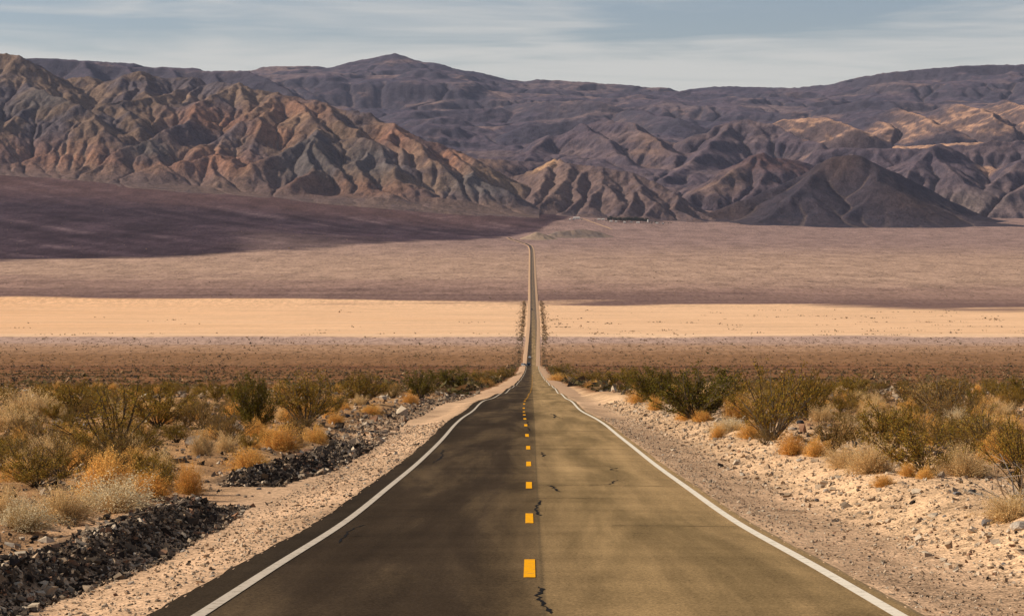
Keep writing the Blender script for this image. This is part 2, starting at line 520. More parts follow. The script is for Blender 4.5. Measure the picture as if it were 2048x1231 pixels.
# ================================================================== road
RY = np.concatenate([steps(-30, 20, 2), steps(20, 120, .5), steps(120, 700, 2.0), steps(700, 1400, 6), steps(1400, 6800, 20)])
def ribbon(name, offs, mat, dz, ys=RY, cols=None, jitter=None, parent=None, smooth=True):
    """a strip along the road; offs are lateral offsets from the centre line (last/first may jitter)"""
    ys = np.asarray(ys, float); n = len(offs)
    X = x_road(ys)[:, None] + np.asarray(offs)[None, :]
    if jitter is not None: X = X + jitter(ys, n)
    Y = np.repeat(ys[:, None], n, 1)
    Z = rz(ys)[:, None] + (np.asarray(dz)[None, :] if np.ndim(dz) == 1 else dz) if np.ndim(dz) else np.repeat(rz(ys)[:, None], n, 1) + dz
    return mesh_np(name, np.stack([X, Y, Z], -1), grid_faces(len(ys), n), 4, mat, cols, parent, smooth)

# pavement: a slab with crumbling edges
t = NT('worn_asphalt')
P = t.pos(); X_, Y_, Z_ = t.xyz(P)
streak = t.noise(t.mapping(P, (1.6, .05, 0)), 1.0, 5, .6, .4)
patch = t.noise(t.mapping(P, (.42, .045, 0)), 1.0, 5, .6, .5)
cross = t.noise(t.mapping(P, (.12, .55, 0)), 1.0, 5, .6)
grain = t.noise(P, 30.0, 4, .8)
grain2 = t.noise(P, 14.0, 4, .7)
c_left = t.mix(t.ramp(patch, .35, .68), (.034, .0225, .0133), (.062, .042, .025))
c_right = t.mix(t.ramp(patch, .30, .66), (.180, .120, .054), (.330, .215, .100))
lane = t.math('ADD', t.ramp(X_, -.9, 1.3, 0, .62, False), t.ramp(X_, .05, .22, 0, .38))
lane = t.math('ADD', lane, t.ramp(patch, .3, .7, -.12, .12))
lane = t.math('MINIMUM', t.math('MAXIMUM', lane, 0.0), 1.0)
c = t.mix(lane, c_left, c_right)
edge = t.ramp(X_, -3.25, -3.6)
c = t.mix(t.math('MULTIPLY', edge, .7), c, (.030, .021, .013))
rim = t.ramp(X_, 3.95, 4.06)
c = t.mix(t.math('MULTIPLY', rim, .5), c, (.16, .12, .085))
wheel = t.math('ADD', t.ramp(t.math('ABSOLUTE', t.math('SUBTRACT', t.math('ABSOLUTE', X_), .95)), .0, .5, 1, 0), t.ramp(t.math('ABSOLUTE', t.math('SUBTRACT', t.math('ABSOLUTE', X_), 2.7)), .0, .5, 1, 0))
seam = t.math('SUBTRACT', 1.0, t.ramp(t.math('ABSOLUTE', t.math('SUBTRACT', X_, .13)), 0.0, .05))
c = t.mix(t.math('MULTIPLY', seam, .35), c, (.035, .03, .022))
v = t.math('ADD', t.ramp(streak, .25, .75, -.16, .16), t.ramp(cross, .25, .75, -.14, .14))
v = t.math('ADD', v, t.ramp(grain, .28, .72, -.55, .55))
v = t.math('ADD', v, t.ramp(grain2, .25, .75, -.16, .16))
v = t.math('ADD', v, t.math('MULTIPLY', wheel, .10))
farw = t.ramp(Y_, 1700, 3400)
c = t.mix(t.math('MULTIPLY', farw, .6), c, (.085, .068, .062))
t.color(t.scale(c, t.math('ADD', 1.0, v)))
t.b.inputs['Roughness'].default_value = .95
t.b.inputs['Specular IOR Level'].default_value = .02
t.bump(t.math('ADD', t.math('MULTIPLY', grain, .7), grain2), .35, .012)
M_ROAD = t.m
def jit_road(ys, n):
    j = np.zeros((len(ys), n))
    w = .045 * perlin(ys / .9, ys * 0, 71) + .07 * perlin(ys / 5, ys * 0, 72)
    w2 = .03 * perlin(ys / .8, ys * 0 + 5, 73) + .04 * perlin(ys / 5, ys * 0 + 5, 74)
    j[:, 0] = j[:, 1] = w; j[:, -1] = j[:, -2] = w2
    return j
road = ribbon('road', [EDGE_L - .05, EDGE_L, -3.2, -2.2, -1.1, 0, 1.1, 2.2, 3.2, EDGE_R, EDGE_R + .05], M_ROAD,
              [-.16, -.012, 0, .012, .02, .024, .02, .012, 0, -.012, -.16], jitter=jit_road, smooth=False)
tag(road, 'straight two-lane asphalt road running down into the valley', 'road', kind='structure')
def crown(x): return float(np.interp(x, [EDGE_L, -3.2, -2.2, -1.1, 0, 1.1, 2.2, 3.2, EDGE_R], [-.012, 0, .012, .02, .024, .02, .012, 0, -.012]))

# far dirt shoulders
t = NT('pale_roadside_dirt')
P = t.pos(); n = t.noise(P, .8, 5, .65)
t.color(t.scale(C(198, 162, 130, .84).tolist(), t.ramp(n, .25, .75, .78, 1.2)))
M_DIRT = t.m
ysf = RY[RY >= 200]
SHZ = np.array([-.05, -.10, -.35])[None, :] - .5 * (1 - sstep(200, 300, ysf))[:, None]
def jit_sh(sd):
    def f(ys, n):
        j = np.zeros((len(ys), n)); w = .9 * perlin(ys / 17, ys * 0, 80 + sd) + .5 * perlin(ys / 5, ys * 0, 81 + sd)
        j[:, 0 if sd == 0 else -1] = w; return j
    return f
sl = ribbon('dirt_shoulder', [-7.6, -6.2, -3.85], M_DIRT, SHZ[:, ::-1], ysf, jitter=jit_sh(0))
tag(sl, 'pale dirt shoulder along the left edge of the far road', 'road shoulder', kind='structure')
sr = ribbon('dirt_shoulder', [3.95, 6.2, 7.8], M_DIRT, SHZ, ysf, jitter=jit_sh(2))
tag(sr, 'pale dirt shoulder along the right edge of the far road', 'road shoulder', kind='structure')

# paint
def paint(name, col, wear):
    t = NT(name); P = t.pos()
    n = t.noise(P, 7.0, 5, .7); g = t.noise(P, 45.0, 3, .7)
    w = t.ramp(t.math('ADD', n, t.math('MULTIPLY', g, .5)), .74, .98)
    t.color(t.mix(t.math('MULTIPLY', w, wear), t.scale(col, t.ramp(g, .2, .8, .88, 1.1)), (.16, .13, .09)))
    t.b.inputs['Roughness'].default_value = .65
    return t.m
M_WHITE = paint('white_road_paint', (.72, .64, .52), .5)
M_WHITE2 = paint('faded_white_road_paint', (.48, .41, .33), .75)
M_YELLOW = paint('yellow_road_paint', (.80, .36, .012), .6)
def stripe(name, x0, x1, ys, mat, dz=.008):
    ys = np.asarray(ys, float)
    k0, k1 = crown(x0), crown(x1)
    o = ribbon(name, [x0, x1], mat, [k0 + dz, k1 + dz], ys, parent=road)
    return o
yl = RY[(RY > 5) & (RY < 1340)]
tag(stripe('edge_line', -3.465, -3.315, yl, M_WHITE2), 'greyer left white edge line')
tag(stripe('edge_line', 3.73, 3.89, yl, M_WHITE), 'brighter right white edge line')
d0 = 28.0 - 12.19
i = 0
while d0 < 900:
    L = 3.05
    ys = np.linspace(d0 - L / 2, d0 + L / 2, 5)
    if i < 40 or True:
        stripe('lane_dash', -.073, .073, ys, M_YELLOW)
    d0 += 12.19; i += 1

# tar-sealed cracks and thin transverse cracks
M_TAR = plain('black_tar', (.010, .009, .009), .95, .05)
M_CRK = plain('dark_crack', (.022, .017, .012), .95, .05)
def squiggle(pts_px, w, rough=.8):
    P2 = np.array([hit_road(*p) for p in pts_px])
    n = 26
    tt = np.linspace(0, len(P2) - 1, n)
    xs = np.interp(tt, np.arange(len(P2)), P2[:, 0]); ys = np.interp(tt, np.arange(len(P2)), P2[:, 1])
    k_ = float(P2[0, 0] * 7.3)
    xs = xs + w * 2.6 * fbm(tt * 2.3 + k_, tt * 0 + 1.5, 3, 95); ys = ys + w * 5.0 * fbm(tt * 2.3 + k_, tt * 0 + 7.5, 3, 96)
    dx, dy = np.gradient(xs), np.gradient(ys); L = np.hypot(dx, dy) + 1e-6
    ww = w * (.2 + .75 * RNG.random(n)); ww[0] = ww[-1] = w * .15
    a = np.stack([xs - dy / L * ww, ys + dx / L * ww], 1); b = np.stack([xs + dy / L * ww, ys - dx / L * ww], 1)
    V = np.empty((n, 2, 3)); V[:, 0, :2] = a; V[:, 1, :2] = b
    for q in range(2): V[:, q, 2] = [float(z_road(V[i_, q, 1])) + crown(V[i_, q, 0]) + .005 for i_ in range(n)]
    return mesh_np('crack_seal', V, grid_faces(n, 2), 4, M_TAR, parent=road)
for pts, w in [([(889, 899), (884, 905), (886, 911), (876, 919), (867, 926)], .045),
               ([(729, 1049), (712, 1055), (695, 1063), (690, 1072), (679, 1086)], .028),
               ([(1077, 1001), (1080, 1008), (1073, 1017), (1075, 1026), (1079, 1033)], .04),
               ([(1077, 1176), (1083, 1186), (1077, 1196), (1086, 1207), (1090, 1218), (1097, 1232)], .035),
               ([(1101, 972), (1108, 975), (1113, 980), (1118, 985)], .05),
               ([(1233, 961), (1225, 965), (1222, 969), (1180, 971)], .035),
               ([(1217, 934), (1233, 936), (1221, 940), (1237, 942)], .04),
               ([(1083, 905), (1087, 909), (1090, 914)], .06),
               ([(1103, 827), (1108, 831), (1112, 836)], .08), ([(1112, 834), (1124, 837)], .06),
               ([(978, 847), (990, 846)], .06), ([(996, 821), (1006, 819)], .08), ([(1057, 856), (1060, 862)], .05),
               ([(1054, 843), (1058, 851)], .05)]:
    squiggle(pts, w)
def thin_crack(px0, px1, py, w=.016):
    x0, d = hit_road(px0, py); x1, _ = hit_road(px1, py)
    n = 40; xs = np.linspace(x0, x1, n)
    ys = d + .08 * fbm(xs / .8, xs * 0 + d, 3, 91) + .1 * (xs - x0) / 7
    V = np.empty((n, 2, 3)); V[:, :, 0] = xs[:, None]
    ww = w * (d / 30.0) ** .8 * (.5 + RNG.random(n))
    V[:, 0, 1] = ys - ww; V[:, 1, 1] = ys + ww
    V[:, :, 2] = (z_road(ys) + np.array([crown(x) for x in xs]) + .004)[:, None]
    V[:, 0, 2] = z_road(V[:, 0, 1]) + np.array([crown(x) for x in xs]) + .004
    V[:, 1, 2] = z_road(V[:, 1, 1]) + np.array([crown(x) for x in xs]) + .004
    mesh_np('crack', V, grid_faces(n, 2), 4, M_CRK, parent=road)
for a, b, y in [(1225, 1480, 1052), (600, 900, 1033), (560, 760, 1072), (930, 1060, 947), (1075, 1270, 998), (1075, 1330, 972),
                (840, 1060, 911), (1070, 1220, 933), (880, 1200, 880), (860, 1250, 898), (900, 1210, 862), (930, 1180, 845),
                (940, 1170, 833), (960, 1150, 822), (970, 1140, 815)]:
    thin_crack(a, b, y)
# ================================================================== mountains: drawn ridges, then eroded by running water
def erode(h, dx, dy, n, K, diff=0.02, base=None, p=1.6):
    h = h.astype(np.float32)
    A = np.ones_like(h)
    dg = math.hypot(dx, dy)
    nb = [(0, 1, dx), (0, -1, dx), (1, 0, dy), (-1, 0, dy), (1, 1, dg), (1, -1, dg), (-1, 1, dg), (-1, -1, dg)]
    R, Cn = h.shape
    for it in range(n):
        hp = np.pad(h, 1, mode='edge')
        ws = []; W = np.full_like(h, 1e-9); smax = np.zeros_like(h); hmin = np.full_like(h, 1e9)
        for a, b, d in nb:
            q = hp[1 + a:R + 1 + a, 1 + b:Cn + 1 + b]
            s = np.maximum((h - q) / d, 0)
            hmin = np.minimum(hmin, q); smax = np.maximum(smax, s)
            w = s ** p; ws.append(w); W += w
        Ap = np.pad(np.ones_like(h), 1)
        AW = A / W
        for (a, b, d), w in zip(nb, ws):
            Ap[1 + a:R + 1 + a, 1 + b:Cn + 1 + b] += AW * w
        A = Ap[1:-1, 1:-1]
        dh = K * np.sqrt(A) * smax
        dh = np.minimum(dh, .45 * np.maximum(h - hmin, 0))
        h = h - dh
        h = np.where(h < hmin, hmin + .02, h)
        if diff:
            hp = np.pad(h, 1, mode='edge')
            h = h + diff * (hp[2:, 1:-1] + hp[:-2, 1:-1] + hp[1:-1, 2:] + hp[1:-1, :-2] - 4 * h)
    return h, A

def tents(X, Y, ridges, k, wob=18.0, wl=120.0, seed=0):
    """upper envelope of ridge lines falling away at slope k"""
    wx = wob * fbm(X / wl, Y / wl, 4, 100 + seed); wy = wob * fbm(X / wl + 40, Y / wl, 4, 110 + seed)
    Xw, Yw = (X + wx).astype(np.float32), (Y + wy).astype(np.float32)
    H = np.full(X.shape, -1e4, np.float32)
    for r in ridges:
        kk = k
        if isinstance(r, tuple): kk, r = r
        P3 = [at(*p) for p in r]
        for (x0, y0, z0), (x1, y1, z1) in zip(P3[:-1], P3[1:]):
            vx, vy = x1 - x0, y1 - y0; L2 = vx * vx + vy * vy + 1e-6
            t_ = np.clip(((Xw - x0) * vx + (Yw - y0) * vy) / L2, 0, 1)
            d = np.hypot(Xw - x0 - t_ * vx, Yw - y0 - t_ * vy)
            H = np.maximum(H, z0 + t_ * (z1 - z0) - kk * d)
    return H

def fan_grid(p0, p1, dp, d0, d1, dd):
    ps = np.arange(p0, p1, dp); ds = np.arange(d0, d1, dd)
    PXg, Dg = np.meshgrid(ps, ds)
    return PXg, Dg, (PXg - PX0) / F * Dg, Dg

def apron(H, G0, s):
    """foot slopes that flatten out into the fan"""
    r = (H - G0) / s
    return G0 + s * (np.maximum(r, 0) + np.log1p(np.exp(-np.abs(r)))) - 3.0

def outcrop(H, X, Y, G0, amp, L, seed):
    """broken rock left standing on the slopes"""
    m = sstep(4, 40, H - G0)
    q = ridged(X / L, Y / L, 4, seed) - .35
    q2 = fbm(X / (L * .35), Y / (L * .35), 3, seed + 5)
    return H + m * amp * (np.maximum(q, -.2) + .6 * q2)

def skirt(H, Dg, d0, w, drop):
    return H - drop * (1 - sstep(d0, d0 + w, Dg))

def slope_of(H, dx, dy):
    gy, gx = np.gradient(H, dy, dx); return np.hypot(gx, gy), gx, gy

def blob(PXg, Dg, items):
    w = np.zeros(PXg.shape)
    for px, d, rp, rd in items:
        w = np.maximum(w, np.exp(-((PXg - px) / rp) ** 2 - ((Dg - d) / rd) ** 2))
    return w

t = NT('desert_rock')
P = t.pos()
n1 = t.noise(P, .022, 6, .68); n2 = t.noise(P, .11, 4, .65)
v = t.math('ADD', t.ramp(n1, .28, .72, -.30, .30), t.ramp(n2, .28, .72, -.28, .28))
t.color(t.scale(t.attr(), t.math('ADD', 1.0, v)))
t.bump(t.math('ADD', n1, t.math('MULTIPLY', n2, .4)), .6, 20.0)
t.b.inputs['Roughness'].default_value = 1.0
t.b.inputs['Specular IOR Level'].default_value = .05
M_ROCK = t.m

def build_hill(name, label, X, Y, H, col):
    o = mesh_np(name, np.stack([X, Y, H], -1), grid_faces(*H.shape), 4, M_ROCK, col, smooth=True)
    return tag(o, label, 'mountain', kind='structure')

def lerp(a, b, w): return a * (1 - w[..., None]) + np.asarray(b) * w[..., None]

# ---------------- left range
PXg, Dg, X, Y = fan_grid(-250, 1080, 2.6, 7700, 9850, 7.2)
crest = [(-250, 100, 9500), (-120, 92, 9500), (0, 107, 9450), (35, 111, 9400), (60, 124, 9450), (115, 160, 9600), (171, 151, 9550), (212, 166, 9600), (240, 150, 9520),
         (273, 142, 9500), (325, 155, 9550), (376, 151, 9550), (410, 168, 9500), (478, 160, 9350), (547, 184, 9250), (574, 187, 9150),
         (649, 198, 9100), (700, 216, 9050), (752, 238, 8950), (797, 250, 8800), (841, 276, 8750), (889, 290, 8700), (957, 318, 8600)]
rid = [crest,
       [(20, 116, 9400), (60, 163, 9150), (82, 178, 8950), (45, 228, 8700), (5, 262, 8500), (-60, 300, 8350)],
       [(82, 178, 8950), (150, 203, 8800), (185, 228, 8680), (205, 262, 8520)],
       [(-120, 92, 9500), (-80, 150, 9100), (-40, 200, 8800), (-20, 240, 8550)],
       [(273, 142, 9500), (258, 183, 9250), (225, 203, 9050), (205, 214, 8900), (178, 246, 8700), (130, 280, 8500), (70, 318, 8300)],
       [(273, 142, 9500), (300, 188, 9200), (330, 205, 9050)],
       [(376, 151, 9550), (352, 186, 9280), (300, 196, 9120), (249, 198, 9000), (262, 232, 8820)],
       [(410, 168, 9500), (359, 201, 9150), (308, 233, 8900), (262, 267, 8650), (205, 300, 8420), (150, 338, 8200)],
       [(478, 160, 9350), (420, 192, 9100), (393, 222, 8900), (358, 247, 8700), (335, 262, 8600)],
       [(478, 160, 9350), (492, 200, 9100), (486, 225, 8950), (455, 254, 8750)],
       [(574, 187, 9150), (505, 216, 8950), (444, 264, 8700), (405, 286, 8500)],
       [(574, 187, 9150), (605, 215, 8950), (640, 242, 8780), (655, 262, 8650)],
       [(560, 190, 9150), (530, 232, 8850), (516, 276, 8600), (500, 300, 8480)],
       [(649, 198, 9100), (690, 248, 8750), (742, 284, 8500), (770, 318, 8330), (800, 352, 8170)],
       [(742, 284, 8500), (715, 318, 8330), (735, 352, 8150)],
       [(797, 250, 8800), (850, 300, 8500), (890, 332, 8380), (925, 358, 8270)],
       [(797, 250, 8800), (770, 275, 8650), (800, 305, 8450)],
       (.72, [(649, 240, 8850), (625, 269, 8500), (560, 305, 8350), (508, 325, 8250)]),
       (.72, [(625, 269, 8500), (665, 318, 8280), (705, 366, 8100)]),
       (.72, [(625, 269, 8500), (628, 320, 8250), (600, 358, 8080)]),
       [(444, 264, 8700), (437, 301, 8400), (380, 320, 8300), (310, 338, 8220), (235, 360, 8120)],
       [(437, 301, 8400), (490, 335, 8250), (560, 376, 8100)],
       [(437, 301, 8400), (440, 345, 8180), (420, 372, 8060)],
       [(358, 247, 8700), (300, 274, 8500), (235, 300, 8350), (170, 342, 8180)],
       [(300, 274, 8500), (318, 320, 8250)],
       [(100, 300, 8400), (30, 322, 8260), (-60, 345, 8150)],
       [(889, 290, 8700), (930, 322, 8500), (957, 349, 8330), (905, 385, 8170)],
       [(957, 349, 8330), (1010, 378, 8250), (1062, 412, 8180)],
       [(957, 349, 8330), (970, 392, 8150)],
       (.3, [(690, 388, 8000), (760, 377, 8050), (850, 392, 8050), (930, 402, 8080)]),
       (.3, [(760, 377, 8050), (770, 396, 7930)]), (.3, [(830, 388, 8050), (800, 402, 7920)]),
       (.34, [(560, 376, 8100), (620, 388, 8020), (680, 396, 7980)]), (.3, [(470, 384, 8000), (380, 372, 8050), (300, 366, 8060)])]
G0 = ground_z(X, np.minimum(Y, 9000))
H = tents(X, Y, rid, .54, 70, 240, 1)
H = H + (26 * ridged(X / 230, Y / 230, 4, 7) + 3.5 * fbm(X / 40, Y / 40, 3, 8)) * sstep(0, 90, H - G0) - 12
H = apron(H, G0, 26.0)
H, A = erode(H, 5.2, 7.2, 75, .034, .002)
H = outcrop(H, X, Y, G0, 3.2, 44.0, 200)
dark_ = fbm(X / 700, Y / 500, 3, 125)
H = skirt(H, Dg, 7700, 120, 25)
S, gx, gy = slope_of(H, 5.2, 7.0)
nz = fbm(X / 260, Y / 260, 4, 120); ny = fbm(X / 90, Y / 90, 4, 121)
col = np.zeros(H.shape + (3,)) + np.array([.185, .124, .088])
col = lerp(col, [.098, .080, .088], sstep(-.12, .2, nz))
col = lerp(col, [.262, .132, .084], np.clip(blob(PXg, Dg, [(590, 8950, 75, 180), (550, 8750, 60, 120), (437, 8350, 110, 190), (790, 8700, 60, 220), (330, 8350, 120, 200), (130, 8300, 170, 160), (700, 8050, 170, 110), (900, 8600, 60, 200), (420, 8900, 90, 130)]) * (1.0 + .9 * ny), 0, 1))
col = lerp(col, [.29, .185, .115], np.clip(blob(PXg, Dg, [(590, 8850, 50, 110), (975, 8500, 40, 120), (170, 8250, 30, 70)]) * (1 + ny), 0, 1) * .8)
col = lerp(col, [.115, .098, .092], np.clip(blob(PXg, Dg, [(625, 8350, 75, 190), (300, 8430, 60, 120), (742, 8380, 60, 160), (955, 8280, 60, 140), (90, 8900, 70, 120)]) * (1.25 + .5 * ny), 0, 1) * .9)
col = lerp(col, [.072, .054, .058], sstep(.05, .40, ny) * .6)
col = lerp(col, [.25, .185, .14], sstep(28, 120, A) * .55)
low = 1 - sstep(6, 75, H - G0)
col = lerp(col, [.150, .098, .082], low * .75)
col = col * (.86 + .25 * np.clip(dark_, -.5, .5))[..., None]
build_hill('mountain', 'rugged brown mountain range with eroded spurs on the left', X, Y, H, col)

# ---------------- rugged foothill behind the settlement
PXg, Dg, X, Y = fan_grid(1000, 1470, 2.5, 7900, 9250, 6.5)
rid = [[(1010, 372, 8900), (1046, 342, 8900), (1108, 315, 8900), (1145, 325, 8720), (1210, 330, 8650), (1258, 342, 8600), (1300, 356, 8550), (1350, 386, 8450), (1428, 434, 8280)],
       [(1108, 315, 8900), (1085, 350, 8600), (1070, 392, 8300), (1062, 416, 8200)],
       [(1145, 325, 8720), (1128, 360, 8480), (1085, 405, 8220)],
       [(1175, 334, 8680), (1152, 358, 8500), (1160, 392, 8320), (1130, 424, 8150)],
       [(1210, 330, 8650), (1205, 362, 8460), (1236, 392, 8300)],
       [(1205, 362, 8460), (1180, 405, 8240)],
       [(1258, 342, 8600), (1276, 372, 8420), (1310, 402, 8280), (1300, 430, 8130)],
       [(1276, 372, 8420), (1255, 410, 8220)],
       [(1350, 386, 8450), (1352, 410, 8300), (1385, 432, 8180)]]
G0 = ground_z(X, np.minimum(Y, 9000))
H = tents(X, Y, rid, .58, 44, 150, 2)
H = H + (12 * ridged(X / 130, Y / 130, 4, 9) + 4 * fbm(X / 34, Y / 34, 3, 8)) * sstep(0, 60, H - G0) - 8
H = apron(H, G0, 13.0)
H, A = erode(H, 5.2, 6.5, 50, .03, .003)
H = outcrop(H, X, Y, G0, 4.5, 40.0, 210)
H = skirt(H, Dg, 7900, 60, 25)
HC, HC0 = H.copy(), (1000., 2.5, 7900., 6.5)
ny = fbm(X / 60, Y / 60, 4, 131)
col = np.zeros(H.shape + (3,)) + np.array([.132, .088, .078])
col = lerp(col, [.096, .069, .073], sstep(-.1, .3, ny) * .8)
col = lerp(col, [.34, .205, .115], np.clip(blob(PXg, Dg, [(1090, 8870, 28, 90)]) * (1.2 + ny), 0, 1))
col = lerp(col, [.165, .108, .088], np.clip(blob(PXg, Dg, [(1110, 8500, 40, 200)]) * (1.1 + ny), 0, 1))
col = lerp(col, [.20, .15, .12], sstep(25, 90, A) * .4)
build_hill('hill', 'jagged brown foothill rising behind the settlement', X, Y, H, col)

# ---------------- dark cone
PXg, Dg, X, Y = fan_grid(1370, 2110, 2.8, 7850, 9200, 6.5)
rid = [(.66, [(1640, 324, 8700), (1665, 311, 8700), (1690, 305, 8700), (1715, 306, 8690), (1742, 318, 8680), (1800, 360, 8600), (1860, 400, 8500), (1920, 428, 8400)]),
       (.30, [(1920, 428, 8400), (1965, 443, 8330), (2040, 460, 8220)]),
       (.50, [(1640, 324, 8700), (1600, 350, 8640), (1545, 374, 8560), (1490, 396, 8480), (1430, 420, 8380), (1385, 438, 8300)]),
       (.50, [(1742, 318, 8680), (1758, 356, 8480), (1735, 394, 8330), (1692, 428, 8180)]),
       (.50, [(1640, 330, 8680), (1614, 362, 8440), (1575, 396, 8290), (1520, 442, 8110)]),
       (.46, [(1614, 362, 8440), (1640, 410, 8230), (1650, 446, 8080)]),
       (.46, [(1800, 360, 8600), (1830, 410, 8330), (1850, 450, 8120)])]
G0 = ground_z(X, np.minimum(Y, 9000))
H = tents(X, Y, rid, .6, 22, 150, 3)
H = H + (6 * ridged(X / 120, Y / 120, 4, 12) + 2.5 * fbm(X / 32, Y / 32, 3, 8)) * sstep(0, 60, H - G0) - 3
H = apron(H, G0, 20.0)
H, A = erode(H, 5.6, 6.5, 60, .022, .02)
H = outcrop(H, X, Y, G0, 2.2, 40.0, 220)
H = skirt(H, Dg, 7850, 60, 25)
ny = fbm(X / 120, Y / 120, 4, 141)
col = np.zeros(H.shape + (3,)) + np.array([.042, .033, .041])
col = lerp(col, [.030, .026, .036], sstep(-.1, .3, ny))
col = lerp(col, [.072, .046, .040], np.clip(blob(PXg, Dg, [(1680, 8650, 60, 120), (1840, 8350, 80, 150), (1450, 8400, 60, 120)]) * (1 + ny), 0, 1) * .8)
col = lerp(col, [.15, .105, .085], sstep(30, 120, A) * .5)
build_hill('hill', 'dark purple cone-shaped hill at the edge of the plain', X, Y, H, col)

# ---------------- far table: photo row by bearing and distance
_TP = np.array([-300, 100, 300, 450, 600, 800, 1000, 1200, 1400, 1600, 1800, 2000, 2300], float)
_TD = np.array([8900, 9800, 10600, 11400, 12500, 13500, 14500, 15500, 16300, 16700, 18000, 19600, 20600], float)
_TY = np.array([[420, 390, 350, 300, 230, 150, 122, 124, 126, 126, 128, 130, 140],
                [420, 390, 350, 300, 230, 148, 116, 120, 122, 122, 126, 130, 140],
                [420, 390, 350, 305, 245, 175, 136, 137, 139, 140, 142, 145, 150],
                [420, 390, 350, 310, 260, 205, 150, 144, 146, 148, 150, 152, 156],
                [420, 385, 345, 305, 265, 232, 212, 200, 178, 160, 140, 131, 136],
                [420, 375, 330, 298, 266, 242, 226, 214, 200, 156, 140, 122, 132],
                [412, 362, 326, 298, 272, 248, 232, 216, 205, 188, 166, 156, 164],
                [402, 356, 322, 292, 266, 246, 228, 210, 198, 190, 176, 166, 174],
                [408, 360, 328, 302, 280, 256, 238, 216, 200, 194, 182, 176, 182],
                [425, 375, 334, 304, 282, 258, 236, 214, 198, 192, 182, 175, 180],
                [432, 388, 338, 294, 262, 236, 214, 198, 186, 176, 158, 141, 150],
                [440, 398, 342, 288, 256, 226, 207, 192, 176, 160, 140, 128, 138],
                [440, 398, 342, 288, 256, 226, 207, 190, 172, 156, 134, 124, 134]], float)
_TZ = (PY0 - _TY) / F * _TD[None, :]
_td = np.linspace(8900, 20600, 391); _tp = np.linspace(-300, 2300, 131)
_s1 = np.stack([pchip(_TD, r)(_td) for r in _TZ])
_s2 = np.stack([pchip(_TP, _s1[:, j])(_tp) for j in range(len(_td))], 1)
def far_z(PXg, Dg): return bil(_s2, (PXg + 300) / 20.0, (Dg - 8900) / 30.0)

def terrace(H, S, w, nz):
    q = (H + nz) / S; f = np.floor(q); r = q - f
    r2 = np.where(r < .72, r * .45, .324 + (r - .72) * (.676 / .28))
    return H * (1 - w) + ((f + r2) * S - nz) * w

# ---------------- middle hills
PXg, Dg, X, Y = fan_grid(840, 2260, 3.7, 8900, 11700, 9.6)
rid = [[(1163, 243, 11500), (1215, 276, 11100), (1262, 322, 10600), (1290, 345, 10300)],
       [(1100, 262, 11500), (1060, 300, 11000), (1030, 330, 10600)],
       [(1200, 232, 11700), (1262, 241, 11400), (1300, 268, 11100), (1352, 300, 10800)],
       [(1400, 262, 11300), (1460, 238, 11400), (1500, 232, 11400), (1560, 250, 11300), (1640, 282, 11000)],
       [(1460, 238, 11400), (1420, 285, 10900), (1365, 330, 10300), (1330, 352, 9950)],
       [(1638, 322, 9700), (1570, 308, 9600), (1519, 301, 9500), (1470, 335, 9300), (1420, 362, 9150), (1380, 385, 9050)],
       [(1519, 301, 9500), (1530, 345, 9250), (1500, 382, 9050)],
       (.5, [(1640, 293, 10300), (1700, 291, 10250), (1800, 290, 10250), (1900, 283, 10250), (2000, 278, 10250), (2200, 270, 10250)]),
       [(1861, 292, 9800), (1830, 320, 9600), (1805, 360, 9350)], [(1861, 292, 9800), (1905, 335, 9500), (1940, 358, 9350)],
       [(1861, 292, 9800), (1880, 280, 10000)],
       [(2048, 305, 9700), (2000, 345, 9500), (1960, 378, 9300)], [(2110, 300, 9700), (2060, 352, 9400), (2010, 392, 9150)],
       [(1700, 300, 10100), (1720, 330, 9800), (1760, 352, 9500)],
       [(960, 305, 9300), (1000, 330, 9200), (1045, 348, 9200)], [(1108, 312, 9500), (1060, 318, 9400), (975, 306, 9300)]]
H = far_z(PXg, Dg)
T = tents(X, Y, rid, .5, 45, 220, 4)
T = T + 14 * ridged(X / 200, Y / 200, 4, 15) - 8
H = np.maximum(H - 14 + 30 * fbm(X / 420, Y / 420, 4, 150), T)
H = terrace(H, 95.0, .45, 40 * fbm(X / 600, Y / 600, 3, 151))
H = H + 5 * fbm(X / 50, Y / 50, 3, 154)
H, A = erode(H, 8.0, 9.0, 90, .055, .003)
H = outcrop(H, X, Y, H - 40, 5.0, 60.0, 230)
H = skirt(H, Dg, 8900, 160, 60)
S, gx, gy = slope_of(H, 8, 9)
nz = fbm(X / 480, Y / 480, 4, 152); ny = fbm(X / 130, Y / 130, 4, 153)
purple, dark, mauve, red, tan = [.096, .070, .082], [.044, .038, .052], [.146, .102, .100], [.100, .056, .053], [.43, .250, .160]
col = np.zeros(H.shape + (3,)) + np.array(purple)
col = lerp(col, mauve, sstep(-.05, .3, nz))
col = lerp(col, dark, sstep(.05, .4, ny) * .55)
col = lerp(col, red, np.clip(blob(PXg, Dg, [(1550, 9500, 90, 200), (1990, 10500, 90, 150)]) * (1.2 + ny), 0, 1))
col = lerp(col, [.185, .115, .085], np.clip(blob(PXg, Dg, [(1430, 9250, 60, 200), (980, 9300, 50, 200), (1310, 11000, 60, 250)]) * (1.2 + ny), 0, 1) * .8)
tanw = blob(PXg, Dg, [(1640, 11350, 60, 200), (1720, 11500, 110, 250), (1850, 11600, 120, 300), (1990, 11500, 110, 300), (2150, 11500, 110, 300), (1720, 10800, 110, 170), (1840, 11100, 60, 140), (2060, 10950, 60, 120), (1980, 9850, 30, 90)])
col = lerp(col, tan, np.clip((tanw + .35 * ny - .22) * 3.0, 0, 1))
col = lerp(col, dark, sstep(.62, .95, S) * .6)
